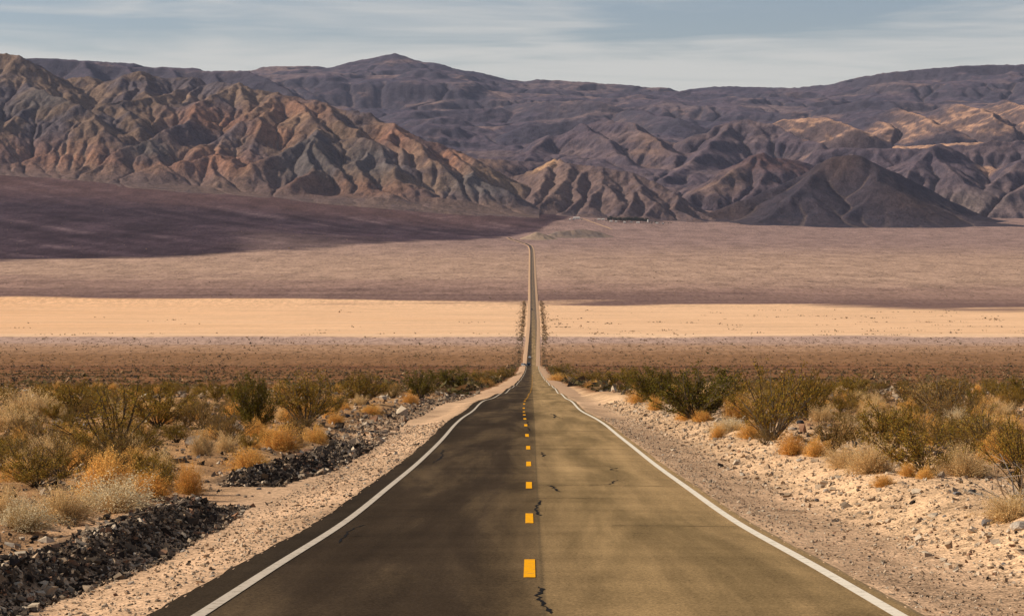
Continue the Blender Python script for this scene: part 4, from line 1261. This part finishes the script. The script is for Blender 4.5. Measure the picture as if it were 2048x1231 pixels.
# hand-placed bushes (kind, foot column, foot row, width, height, label)
PL = [
 ('green', 508, 868, 105, 128, 'tall dark green bush with a deep shaded base left of the road'),
 ('olive', 612, 852, 150, 112, 'wide olive bush with bare pale stems beside the dark green one'),
 ('olive', 722, 808, 120, 66, 'olive bush behind the rubble left of the road'),
 ('green', 842, 797, 78, 62, 'compact green bush with orange tufts at its foot, left of the road'),
 ('green', 902, 782, 92, 48, 'leafy green bush just beyond the compact one on the left'),
 ('olive', 958, 770, 80, 36, 'olive bush third along the left roadside from the far end'),
 ('olive', 1002, 760, 60, 30, 'small olive bush second along the left roadside from the far end'),
 ('sparse', 235, 915, 240, 150, 'big sparse bush with thin upright stems on the left'),
 ('olive', 150, 832, 130, 82, 'olive bush far left beyond the sparse one'),
 ('olive', 318, 856, 150, 96, 'broad olive bush on the stony ground left of centre'),
 ('brown', 405, 858, 95, 70, 'brownish bush between the broad olive and the dark green one'),
 ('olive', 70, 972, 150, 92, 'low olive bush at the left edge behind the pale bushes'),
 ('olive', 322, 992, 120, 82, 'scraggly olive bush above the nearest windrow'),
 ('green', 16, 935, 80, 58, 'dark green clump cut by the left edge of the frame'),
 ('olive', 495, 900, 70, 42, 'low olive bush at the foot of the dark green one'),
 ('brown', 100, 905, 150, 66, 'flat brown bush on the left between stones and straw'),
 ('brown', 250, 930, 130, 80, 'brown twiggy bush behind the golden straw mound'),
 ('gold', 205, 992, 160, 86, 'large golden straw mound above the nearest windrow'),
 ('pale', 225, 1022, 190, 66, 'large cream-grey bush sprawling behind the nearest windrow'),
 ('straw', 125, 1042, 140, 62, 'straw-coloured bush left of the cream-grey one'),
 ('pale', 45, 1062, 120, 62, 'pale bush at the lower left behind the windrow'),
 ('straw', 5, 1040, 90, 60, 'straw bush cut by the left edge above the windrow'),
 ('orange', 298, 994, 120, 50, 'orange dry bush beside the scraggly olive one'),
 ('orange', 378, 988, 74, 62, 'orange dry bush leaning over the dark end of the windrow'),
 ('gold', 500, 938, 82, 42, 'golden cushion bush on the dirt left of the second windrow'),
 ('gold', 562, 900, 92, 48, 'golden bush directly left of the angular black boulder'),
 ('gold', 630, 884, 58, 30, 'golden bush directly right of the angular black boulder'),
 ('straw', 452, 905, 60, 34, 'faded straw tuft between the low olive bush and the gravel'),
 ('orange', 820, 808, 42, 22, 'orange tuft at the foot of the compact green bush'),
 ('gold', 742, 828, 46, 18, 'small golden tuft on the rubble left of the road'),
 ('gold', 672, 848, 44, 22, 'golden tuft behind the second windrow'),
 ('gold', 968, 772, 44, 14, 'golden tuft by the left roadside far down'),
 ('straw', 60, 832, 130, 44, 'wide straw patch at the far left'), ('straw', 25, 862, 110, 40, 'straw tuft at the left edge below the wide patch'),
 ('gold', 130, 905, 90, 40, 'golden tuft left of the flat brown bush'),
 ('green', 1395, 842, 190, 112, 'biggest dense green bush on the right of the road'),
 ('green', 1312, 806, 130, 78, 'dense green bush left of the biggest one on the right'),
 ('olive', 1240, 778, 110, 48, 'olive bush third from the far end on the right roadside'),
 ('olive', 1178, 766, 90, 32, 'olive bush second from the far end on the right roadside'),
 ('olive', 1122, 752, 66, 28, 'olive bush at the far end of the right roadside row'),
 ('sparse', 1545, 880, 190, 170, 'tallest sparse bush with bare pale twigs on the right'),
 ('olive', 1530, 874, 120, 100, 'olive bush grown through the tallest sparse one'),
 ('olive', 1620, 838, 140, 104, 'olive bush behind the low rock ledge'),
 ('brown', 1662, 902, 118, 74, 'brown bush just above the deep orange one'),
 ('olive', 1775, 905, 150, 112, 'olive bush left of the widest one on the right bank'),
 ('olive', 1850, 948, 210, 118, 'widest olive bush on the right bank'),
 ('brown', 1880, 832, 170, 84, 'dark brown bush behind the pale dome on the right'),
 ('green', 1948, 812, 40, 36, 'little dark green bush right of the brown one'),
 ('sparse', 1975, 908, 170, 96, 'sparse olive bush near the right edge'),
 ('sparse', 2045, 985, 150, 160, 'sparse bush with arching stems cut by the right edge'),
 ('olive', 2040, 806, 80, 58, 'green bush at the right edge in the middle distance'),
 ('olive', 1712, 790, 110, 44, 'low olive bush in the middle distance on the right'),
 ('dead', 2040, 1012, 230, 110, 'bleached dead branches spilling down the bank at the right edge'),
 ('gold', 1276, 804, 44, 24, 'golden cushion at the foot of the green bushes, nearest the far end'),
 ('gold', 1311, 820, 36, 26, 'golden tuft below the dense green bush'),
 ('gold', 1374, 838, 54, 32, 'golden tuft below the biggest green bush'),
 ('gold', 1406, 843, 44, 22, 'golden tuft left of the black boulder on the bank'),
 ('gold', 1478, 838, 74, 46, 'bright yellow-gold bush right of the black boulder'),
 ('pale', 1462, 862, 84, 26, 'pale grey tuft below the black boulder'),
 ('gold', 1437, 877, 40, 28, 'golden tuft low on the bank, first from the road'),
 ('gold', 1500, 877, 56, 34, 'golden tuft on the bank, second from the road'),
 ('brown', 1530, 888, 56, 34, 'dark brown clump right of the second golden tuft'),
 ('orange', 1584, 908, 66, 42, 'deep orange cushion bush on top of the bank'),
 ('gold', 1634, 912, 62, 36, 'golden bush joined to the deep orange one'),
 ('straw', 1745, 944, 110, 56, 'big straw-coloured bush on the bank'), ('straw', 1690, 934, 70, 42, 'straw bush left of the big one on the bank'),
 ('gold', 1768, 972, 48, 24, 'lone small golden tuft on the open bank'),
 ('gold', 1816, 950, 38, 26, 'golden tuft left of its brighter neighbour on the bank'), ('gold', 1850, 958, 50, 26, 'bright golden tuft below the widest olive bush'),
 ('straw', 1928, 952, 120, 52, 'faded straw bush under the sparse olive one'),
 ('pale', 1914, 846, 50, 28, 'pale dome-shaped bush below the dark brown one'),
 ('straw', 2020, 1042, 120, 48, 'straw grass above the rounded grey boulder'),
 ('straw', 1700, 880, 80, 46, 'straw bush between the brown and the olive bushes'),
 ('orange', 1700, 812, 60, 26, 'orange-brown tuft beyond the rock ledge'), ('straw', 1745, 828, 60, 26, 'straw tuft on the stony rise on the right'),
 ('straw', 1985, 870, 90, 36, 'straw tuft behind the sparse olive bush at right'), ('gold', 1820, 860, 80, 34, 'golden tuft between the brown and widest olive bushes'),
 ('gold', 1118, 762, 50, 14, 'golden strip of dry brush by the far right shoulder'), ('gold', 1190, 776, 40, 14, 'golden tuft under the second olive bush on the right'),
]
for k, px, py, w, h, lab in PL:
    plant(k, px, py, w, h, lab)

# scattered bushes farther off, singly
taken = [hit(p[1], p[2])[:2] for p in PL]
def scatter_plants(side, n, kinds, d0, d1, x0, lab, grp, hr):
    c = 0; tries = 0
    while c < n and tries < n * 30:
        tries += 1
        d = d0 + (d1 - d0) * prng.random() ** 1.3
        lim = (.225 if side > 0 else .245) * d
        if lim <= x0: continue
        x = side * prng.uniform(x0, lim)
        if any((x - a) ** 2 + (d - b) ** 2 < 1.5 for a, b in taken): continue
        taken.append((x, d)); c += 1
        k = prng.choice(kinds); h = prng.uniform(*hr) * (.62 if k in DOME else 1.0)
        w = h * prng.uniform(1.1, 1.7) * (1.25 if k in DOME else 1.0)
        z = float(ground_z(np.array([x]), np.array([d]))[0])
        kind_word = {'green': 'green creosote', 'olive': 'olive creosote', 'sparse': 'thin creosote', 'brown': 'brown creosote', 'gold': 'golden dry', 'straw': 'straw-coloured dry', 'orange': 'orange dry', 'pale': 'pale dry'}[k]
        fb = 'small %s bush scattered %s' % (kind_word, lab)
        plant_at(k, x, d, z, w, h, near_label('%s %s bush' % ('tiny' if h < .5 else 'small', kind_word), x, d, z, fb) , '%s bushes %s' % (kind_word, grp))
scatter_plants(-1, 120, ['straw', 'gold', 'olive', 'brown', 'gold', 'brown'], 52, 130, 9.5, 'over the stony ground left of the road', 'on the near left', (.5, 1.25))
scatter_plants(1, 90, ['straw', 'brown', 'olive', 'gold', 'gold', 'brown'], 55, 130, 12.5, 'over the stony ground right of the road', 'on the near right', (.5, 1.25))
scatter_plants(-1, 130, ['olive', 'brown', 'straw', 'olive', 'gold', 'sparse'], 130, 330, 10.5, 'across the fan farther off on the left', 'on the far left', (.8, 1.7))
scatter_plants(1, 130, ['olive', 'brown', 'straw', 'olive', 'gold', 'sparse'], 130, 330, 11.0, 'across the fan farther off on the right', 'on the far right', (.8, 1.7))

# ---------------- distant brush nobody could count
def tuft(seed, n=12):
    r = np.random.default_rng(seed); d = r.normal(0, 1, (n, 3)); d[:, 2] = abs(d[:, 2]); d /= np.linalg.norm(d, axis=1)[:, None]
    c = d * np.array([.42, .42, .55]) * r.uniform(.5, 1, (n, 1))
    a = r.normal(0, .24, (n, 3)); b = r.normal(0, .24, (n, 3))
    V = np.stack([c - a * .6, c + a * .6 + b * .3, c + b], 1); V[:, :, 2] = np.abs(V[:, :, 2])
    return V.reshape(-1, 3), np.arange(3 * n).reshape(-1, 3)
TUFTS = [tuft(s) for s in range(6)]
M_BRUSH = leaf_mat('distant_brush', (1, 1, 1), (1, 1, 1), .15)
BP = np.array([(.085, .070, .024), (.12, .092, .034), (.15, .105, .05), (.26, .155, .07), (.34, .225, .12), (.07, .052, .035)])
def brush(name, label, X, Y, size, w, seed):
    r = np.random.default_rng(seed); Z = ground_z(X, Y) - .03
    cols = BP[r.choice(len(BP), len(X), p=np.array(w) / np.sum(w))] * r.uniform(.7, 1.25, (len(X), 1))
    return tag(scatter_mesh(name, TUFTS, np.stack([X, Y, Z], 1), size, M_BRUSH, cols, .9, .0, seed), label, 'brush', kind='stuff')
r = np.random.default_rng(31); n = 33000
Y = 220 * (2290 / 220) ** (r.random(n) ** .50); X = r.uniform(-.27, .245, n) * Y
keep = (np.abs(X) > 10.5) & (fbm(X / 45, Y / 90, 3, 170) + r.normal(0, .25, n) > -.15)
X, Y = X[keep], Y[keep]
brush('desert_brush', 'countless low bushes dotting the slope down to the playa', X, Y, r.lognormal(-.05, .35, len(X)) * (.75 + Y / 2800), [2, 2.5, 4, 4, 2, 2.5], 32)
n = 5200; Y = 260 * (3200 / 260) ** (r.random(n) ** .8); sd = np.where(r.random(n) < .5, -1, 1)
X = x_road(Y) + sd * (9.4 + r.gamma(1.5, 1.6, n) * (.6 + Y / 3000))
brush('roadside_brush', 'band of brush growing along both sides of the far road', X, Y, r.lognormal(.15, .35, n), [4, 3, 3, 3, 1, 2], 33)
n = 1000; Y = r.uniform(2230, 3260, n); sd = np.where(r.random(n) < .5, -1, 1)
X = x_road(Y) + sd * (11.0 + r.gamma(1.5, 1.5, n))
brush('roadside_brush', 'orange-brown brush lining the road where it crosses the playa', X, Y, r.lognormal(.45, .35, n), [0, 1, 3, 5, 1, 1], 36)
n = 330; Yc = 2335 + 640 * r.random(n) ** 1.4; Xc = np.where(r.random(n) < .78, r.uniform(20, 680, n), r.uniform(-720, -20, n))
keep = fbm(Xc / 140, Yc / 60, 3, 171) > -.02; Xc, Yc = Xc[keep], Yc[keep]
k = r.integers(1, 9, len(Xc)); X = np.repeat(Xc, k); Y = np.repeat(Yc, k)
X = X + r.normal(0, 7, len(X)); Y = Y + r.normal(0, 3, len(X))
brush('playa_brush', 'sparse dark bushes on the pale playa', X, Y, r.lognormal(.45, .4, len(X)), [1, 2, 4, 3, 0, 3], 34)
n = 5000; Y = r.uniform(3300, 7300, n); X = r.uniform(-.26, .24, n) * Y; k = np.abs(X - x_road(np.minimum(Y, 6700))) > 16
brush('plain_brush', 'faint scatter of brush over the far plain', X[k], Y[k], r.lognormal(.42, .35, k.sum()), [1, 1, 3, 3, 3, 2], 35)
# ================================================================== far mounds, settlement, vehicles
t = NT('mound_earth'); n = t.noise(t.pos(), .12, 5, .6)
t.color(t.scale(t.attr(), t.ramp(n, .25, .75, .82, 1.18))); M_MOUND = t.m
def mound(name, label, pts, k, p0, p1, d0, d1, c1, c2, seed):
    PXg, Dg, X, Y = fan_grid(p0, p1, 1.2, d0, d1, 5.0)
    G0 = ground_z(X, Y)
    H = tents(X, Y, [(k, pts)], k, 5, 40, seed) + 2.0 * ridged(X / 40, Y / 40, 3, seed)
    H = apron(H, G0, 2.0) + 1.6
    H, A = erode(H, 1.9, 5.0, 30, .04, .02)
    ny = fbm(X / 40, Y / 40, 3, seed)
    col = lerp(np.zeros(H.shape + (3,)) + np.array(c1), c2, sstep(-.1, .3, ny))
    edge = np.minimum.reduce([sstep(p0, p0 + 4, PXg), 1 - sstep(p1 - 4, p1, PXg), sstep(d0, d0 + 30, Dg), 1 - sstep(d1 - 30, d1, Dg)])
    H = H - 6 * (1 - edge)
    o = mesh_np(name, np.stack([X, Y, H], -1), grid_faces(*H.shape), 4, M_MOUND, col, smooth=True)
    return tag(o, label, 'mound', kind='structure')
mound('mound', 'small pale tan mound beside the far bend of the road', [(1062, 471, 6700), (1074, 462, 6720), (1096, 469, 6740)], .40, 1038, 1118, 6600, 6860, (.30, .215, .150), (.25, .185, .135), 180)
mound('mound', 'low grey and tan mound right of the far bend', [(1104, 466, 6850), (1116, 461, 6880), (1165, 457, 6950), (1195, 461, 6980)], .34, 1084, 1230, 6740, 7100, (.25, .180, .135), (.19, .145, .120), 181)

def far_ground(x, D):
    """plain or foot of the hill behind the settlement, whichever is higher"""
    z = float(ground_z(np.array([x]), np.array([float(D)]))[0])
    p = PX0 + F * x / D
    i_ = (D - HC0[2]) / HC0[3]; j_ = (p - HC0[0]) / HC0[1]
    if 0 <= i_ < HC.shape[0] - 1 and 0 <= j_ < HC.shape[1] - 1:
        z = max(z, float(bil(HC, np.array([i_]), np.array([j_]))[0]))
    return z
M_WALL = [plain('white_wall', (.70, .66, .58)), plain('cream_wall', (.55, .46, .36)), plain('grey_wall', (.36, .33, .31)), plain('red_brown_wall', (.30, .14, .09))]
M_ROOF = [plain('pale_roof', (.62, .58, .52)), plain('brown_roof', (.16, .11, .09)), plain('grey_roof', (.28, .26, .25))]
M_PANE = plain('dark_window', (.03, .035, .04), .2, .5)
M_FDOOR = plain('brown_door', (.14, .08, .05))
def house(px, D, w, d, h, wi, ri, label, group=None, name='house'):
    x = (px - PX0) / F * D; z = far_ground(x, D)
    root = empty(name, (x, D, z - .3)); W, L = w / 2, d / 2
    link('wall', poly_mesh('wall', [(sx * W, sy * L, zz) for zz in (0, h) for sx, sy in ((-1, -1), (1, -1), (1, 1), (-1, 1))] + [(-W, 0, h + w * .0 + d * .22), (W, 0, h + d * .22)],
         [(0, 1, 5, 4), (2, 3, 7, 6), (1, 2, 6, 9, 5), (3, 0, 4, 8, 7)], M_WALL[wi]), root)
    e = .5; rh = h + d * .22
    rf = [(-W - e, -L - e, h - .2), (W + e, -L - e, h - .2), (W + e, 0, rh), (-W - e, 0, rh), (W + e, L + e, h - .2), (-W - e, L + e, h - .2)]
    rf2 = [(a, b, c + .3) for a, b, c in rf]
    link('roof', poly_mesh('roof', rf + rf2, [(0, 3, 2, 1), (3, 5, 4, 2), (6, 7, 8, 9), (9, 8, 10, 11), (0, 1, 7, 6), (5, 11, 10, 4), (0, 6, 9, 3), (3, 9, 11, 5), (1, 2, 8, 7), (2, 4, 10, 8)], M_ROOF[ri]), root)
    def box_(nm, x0, x1, z0, z1, m): 
        return link(nm, poly_mesh(nm, [(a, b, c) for a in (x0, x1) for b in (-L - .12, -L + .05) for c in (z0, z1)], [(0, 1, 3, 2), (4, 6, 7, 5), (0, 4, 5, 1), (2, 3, 7, 6), (0, 2, 6, 4), (1, 5, 7, 3)], m), root)
    box_('door', -.6, .6, .1, 2.3, M_FDOOR)
    for sx in ((-1, 1) if w > 7 else (1,)): box_('window', sx * W * .55 - .8, sx * W * .55 + .8, 1.1, 2.4, M_PANE)
    return tag(root, label, 'building', group)
house(1153, 8010, 24, 9, 5.5, 0, 0, 'long white building on the rise left of the settlement')
house(1147, 7960, 9, 7, 3.5, 2, 2, 'grey shed below the long white building')
house(1163, 7970, 7, 6, 3.5, 1, 1, 'brown-roofed hut right of the long white building')
for px, D, w, h, wi, ri, lab in [(1198, 8020, 10, 4, 0, 0, 'white house first on the left of the settlement'), (1206, 8030, 11, 4, 0, 0, 'white house second from the left in the settlement'), (1212, 7960, 8, 3.5, 1, 1, 'small brown-roofed house before the trees'),
        (1222, 7940, 10, 3.6, 0, 0, 'white trailer in front of the left trees'), (1232, 7930, 8, 3.2, 2, 0, 'grey trailer in front of the left trees'), (1243, 7920, 9, 3.6, 3, 1, 'red-brown house in the middle of the settlement'),
        (1249, 7900, 7, 4, 0, 0, 'bright white hut standing nearest the plain'), (1262, 7930, 10, 3.2, 1, 2, 'cream house before the tall trees'), (1276, 7920, 12, 3.2, 0, 0, 'long white trailer before the right trees'),
        (1303, 7940, 9, 3.4, 1, 1, 'cream house just right of the white tower'), (1314, 7950, 8, 3.4, 0, 0, 'white house second right of the tower'), (1326, 7930, 7, 3.2, 2, 2, 'grey hut at the right end of the settlement'),
        (1190, 7970, 6, 3, 1, 1, 'tiny cream hut left of the settlement'), (1140, 7930, 6, 3, 0, 0, 'tiny white hut far left below the rise')]:
    house(px, D, w, 7.0, h, wi, ri, lab)
# water tower
x = (1296 - PX0) / F * 7930; z = far_ground(x, 7930)
tw = empty('water_tower', (x, 7930, z))
def lathe(prof, n=10):
    V = [(r_ * math.cos(2 * math.pi * i_ / n), r_ * math.sin(2 * math.pi * i_ / n), z_) for r_, z_ in prof for i_ in range(n)]
    Fc = [(k * n + i_, k * n + (i_ + 1) % n, (k + 1) * n + (i_ + 1) % n, (k + 1) * n + i_) for k in range(len(prof) - 1) for i_ in range(n)]
    return V, Fc
link('tank', poly_mesh('tank', *lathe([(0.01, 4), (2.0, 4.4), (2.2, 5), (2.2, 12.6), (1.9, 13.6), (0.01, 14.4)]), M_WALL[0]), tw)
for a in range(4):
    V, Fc = lathe([(.22, -.5), (.16, 4.6)], 6)
    V = [(vx + 1.5 * math.cos(a * 1.571 + .78), vy + 1.5 * math.sin(a * 1.571 + .78), vz) for vx, vy, vz in V]
    link('leg', poly_mesh('leg', V, Fc, M_WALL[2]), tw)
tag(tw, 'slim white water tower at the right of the tree row', 'tower')
# dirt track up to the rise
pts = [at(1164, 432, 0)[0:1] for _ in range(0)]
tr = [(1165, 8040), (1172, 7990), (1182, 7900), (1196, 7760), (1215, 7600), (1224, 7500)]
tp = np.array([((p - PX0) / F * d, d) for p, d in tr]); tt = np.linspace(0, 5, 40)
tx, ty = np.interp(tt, range(6), tp[:, 0]), np.interp(tt, range(6), tp[:, 1])
V = np.stack([np.stack([tx + o_, ty, np.array([far_ground(a_, b_) for a_, b_ in zip(tx + o_, ty)]) + .6], 1) for o_ in (-4.5, 4.5)], 1)
tag(mesh_np('dirt_track', V, grid_faces(40, 2), 4, M_DIRT, smooth=True), 'pale dirt track climbing to the long white building', 'track', kind='structure')

# settlement trees: trunk and a crown of leaf clumps
ML_TREE = leaf_mat('dark_tree_leaf', (.020, .030, .014), (.030, .038, .016), .1)
def tree_meshes(seed):
    r = np.random.default_rng(seed)
    paths = [np.array([(0, 0, -.05), (.01, 0, .3), (.0, .01, .7)])]; radii = [(.035, .015)]
    for k in range(5):
        a = r.uniform(0, 6.28); paths.append(np.array([(0, 0, .25 + .07 * k), (.14 * math.cos(a), .14 * math.sin(a), .45 + .07 * k), (.26 * math.cos(a), .26 * math.sin(a), .58 + .07 * k)])); radii.append((.014, .005))
    v, f = tube_net(paths, radii); tr_ = mesh_np('trunk', v, f, 4, M_STEM, obj_name=False)
    c = r.normal(0, 1, (16, 3)); c /= np.linalg.norm(c, axis=1)[:, None]; c = c * np.array([.28, .28, .32]) * r.uniform(.4, 1, (16, 1)) + np.array([0, 0, .6])
    P = c[r.integers(0, 16, 420)] + r.normal(0, .075, (420, 3)); P[:, 2] = np.maximum(P[:, 2], .12)
    v, f = leaf_quads(P, .06, r); tint = np.repeat(r.uniform(.7, 1.4, 420), 4)[:, None] * np.ones(3)
    return tr_, mesh_np('crown', v, f, 4, ML_TREE, tint, obj_name=False)
TREES = [tree_meshes(s) for s in range(4)]
def tree(px, D, h, label, group):
    x = (px - PX0) / F * D; z = far_ground(x, D)
    root = empty('tree', (x, D, z - .2), prng.uniform(0, 6), (h * 1.1, h * 1.1, h)); a, b = prng.choice(TREES)
    link('trunk', a, root); link('crown', b, root); return tag(root, label, 'tree', group)
for k in range(34):
    tree(1216 + k * 2.35 + prng.uniform(-1, 1), prng.uniform(7925, 7985), prng.uniform(14, 22), 'dark green tree in the dense row behind the settlement houses', 'trees in the settlement row')
for k in range(9):
    tree(1300 + k * 5 + prng.uniform(-2, 2), prng.uniform(7950, 8000), prng.uniform(5, 9), 'low dark tree right of the white water tower', 'low trees right of the tower')

# ---------------- vehicles
def car(x, y, heading, col, tall, label, name='car', L=4.8, W=1.95, grp=None):
    z = float(rz(np.array([y]))[0]) + .03
    root = empty(name, (x, y, z), heading)
    paint_ = plain('car_paint', col, .25, .6); glass = plain('car_glass', (.012, .014, .018), .08, .6)
    tyre_m = plain('tyre', (.015, .015, .015), .9); rim_m = plain('rim', (.45, .45, .46), .35, .5, metal=.8); lamp = plain('headlight', (.85, .85, .8), .1, .6)
    red = plain('tail_light', (.35, .02, .02), .2, .5); black = plain('black_trim', (.02, .02, .02), .7)
    h0, hb, ht = .32, 1.0 + .12 * tall, 1.48 + .45 * tall
    # body: lofted sections along the length (front at -y)
    secs = [(-L / 2, .52, hb - .32, .80), (-L / 2 + .18, .36, hb - .14, .95), (-L / 2 + 1.15, h0, hb, 1.0), (0, h0, hb + .03, 1.0), (L / 2 - .7, h0, hb + .03, 1.0), (L / 2 - .1, .42, hb - .02, .96), (L / 2, .55, hb - .2, .86)]
    V, Fc = [], []
    for yy, zl, zh, k in secs:
        w = W / 2 * k
        V += [(-w * .92, yy, zl), (-w, yy, zl + .16), (-w, yy, zh - .14), (-w * .9, yy, zh), (w * .9, yy, zh), (w, yy, zh - .14), (w, yy, zl + .16), (w * .92, yy, zl)]
    n = 8
    for s_ in range(len(secs) - 1):
        for q in range(n): Fc.append((s_ * n + q, s_ * n + (q + 1) % n, (s_ + 1) * n + (q + 1) % n, (s_ + 1) * n + q))
    Fc += [tuple(range(n - 1, -1, -1)), tuple(range((len(secs) - 1) * n, len(secs) * n))]
    link('body', poly_mesh('body', V, Fc, paint_), root)
    # cabin
    y0, y1, y2, y3 = -L / 2 + 1.15, -L / 2 + 1.75, L / 2 - (.35 if tall else .9), L / 2 - .12
    w0, w1 = W / 2 * .9, W / 2 * .74
    cv = [(-w0, y0, hb), (w0, y0, hb), (w1, y1, ht), (-w1, y1, ht), (-w0, y3, hb), (w0, y3, hb), (w1, y2, ht), (-w1, y2, ht)]
    link('cabin', poly_mesh('cabin', cv, [(0, 1, 2, 3), (1, 5, 6, 2), (4, 0, 3, 7), (5, 4, 7, 6), (3, 2, 6, 7)], paint_), root)
    def panel(nm, a, b, c, d, out, m, ins=.1):
        P4 = [Vector(q) for q in (a, b, c, d)]; ctr = sum(P4, Vector()) / 4
        P4 = [p + (ctr - p) * ins + Vector(out) * .012 for p in P4]
        return link(nm, poly_mesh(nm, P4, [(0, 1, 2, 3)], m), root)
    panel('windscreen', cv[0], cv[1], cv[2], cv[3], (0, -1, .5), glass)
    panel('rear_window', cv[5], cv[4], cv[7], cv[6], (0, 1, .4), glass)
    panel('side_window', cv[1], cv[5], cv[6], cv[2], (1, 0, .3), glass); panel('side_window', cv[4], cv[0], cv[3], cv[7], (-1, 0, .3), glass)
    def bx(nm, x0, x1, ya, yb, z0, z1, m):
        return link(nm, poly_mesh(nm, [(a, b, c) for a in (x0, x1) for b in (ya, yb) for c in (z0, z1)], [(0, 1, 3, 2), (4, 6, 7, 5), (0, 4, 5, 1), (2, 3, 7, 6), (0, 2, 6, 4), (1, 5, 7, 3)], m), root)
    for sx in (-1, 1):
        bx('headlight', sx * W * .38 - .17, sx * W * .38 + .17, -L / 2 - .03, -L / 2 + .2, .62, .80, lamp)
        bx('tail_light', sx * W * .40 - .10, sx * W * .40 + .10, L / 2 - .2, L / 2 + .02, .72, .95, red)
        bx('wing_mirror', sx * (W / 2 + .10) - .10, sx * (W / 2 + .10) + .10, y0 + .1, y0 + .25, hb, hb + .16, paint_)
    bx('bumper', -W * .44, W * .44, -L / 2 - .06, -L / 2 + .2, .34, .52, black); bx('grille', -W * .26, W * .26, -L / 2 - .035, -L / 2 + .2, .58, .78, black)
    for sx in (-1, 1):
        for sy in (-L / 2 + .9, L / 2 - .95):
            R_ = .34 + .05 * tall
            V, Fc = lathe([(R_ * .62, -.11), (R_ * .95, -.11), (R_, -.06), (R_, .06), (R_ * .95, .11), (R_ * .62, .11)], 16)
            V = [(vz + sx * (W / 2 - .10), vx + sy, vy + R_) for vx, vy, vz in V]
            wh = link('wheel', poly_mesh('wheel', V, Fc, tyre_m), root)
            V, Fc = lathe([(.01, .02), (R_ * .5, .05), (R_ * .63, .0)], 12)
            V = [(sx * vz + sx * (W / 2 - .06), vx + sy, vy + R_) for vx, vy, vz in V]
            link('rim', poly_mesh('rim', V, Fc, rim_m), wh)
    return tag(root, label, 'car', grp)
car(-1.75, 1318, 0, (.012, .012, .014), 1.3, 'dark off-road car coming over the crest in the left lane', 'parked_car' if False else 'car', 5.2, 2.15)
car(-4.6, 1322, .5, (.25, .24, .24), .4, 'light car with dark windows pulled over on the left shoulder', 'car', 4.6, 1.9)
car(-1.6, 1930, 0, (.70, .70, .70), .6, 'white car following farther back in the left lane', 'car')
car(float(x_road(np.array(2960.))) - 1.7, 2960, 0, (.03, .03, .035), .8, 'tiny dark car crossing the playa', 'car')
# ================================================================== haze: one closed box of thin air
hz = poly_mesh('haze', [(x, y, z) for x in (-9000, 9000) for y in (-200, 22500) for z in (-140, 2300)],
               [(0, 1, 3, 2), (4, 6, 7, 5), (0, 4, 5, 1), (2, 3, 7, 6), (0, 2, 6, 4), (1, 5, 7, 3)])
m = bpy.data.materials.new('thin_air'); m.use_nodes = True
nt = m.node_tree; nt.nodes.clear()
o_ = nt.nodes.new('ShaderNodeOutputMaterial'); pv = nt.nodes.new('ShaderNodeVolumePrincipled')
pv.inputs['Color'].default_value = (.62, .70, 1.0, 1)
pv.inputs['Density'].default_value = 7.5e-6
pv.inputs['Anisotropy'].default_value = 0.1
nt.links.new(pv.outputs[0], o_.inputs['Volume'])
hz.materials.append(m)
tag(link('haze', hz), 'thin bluish air haze filling the whole valley', 'haze', kind='stuff')
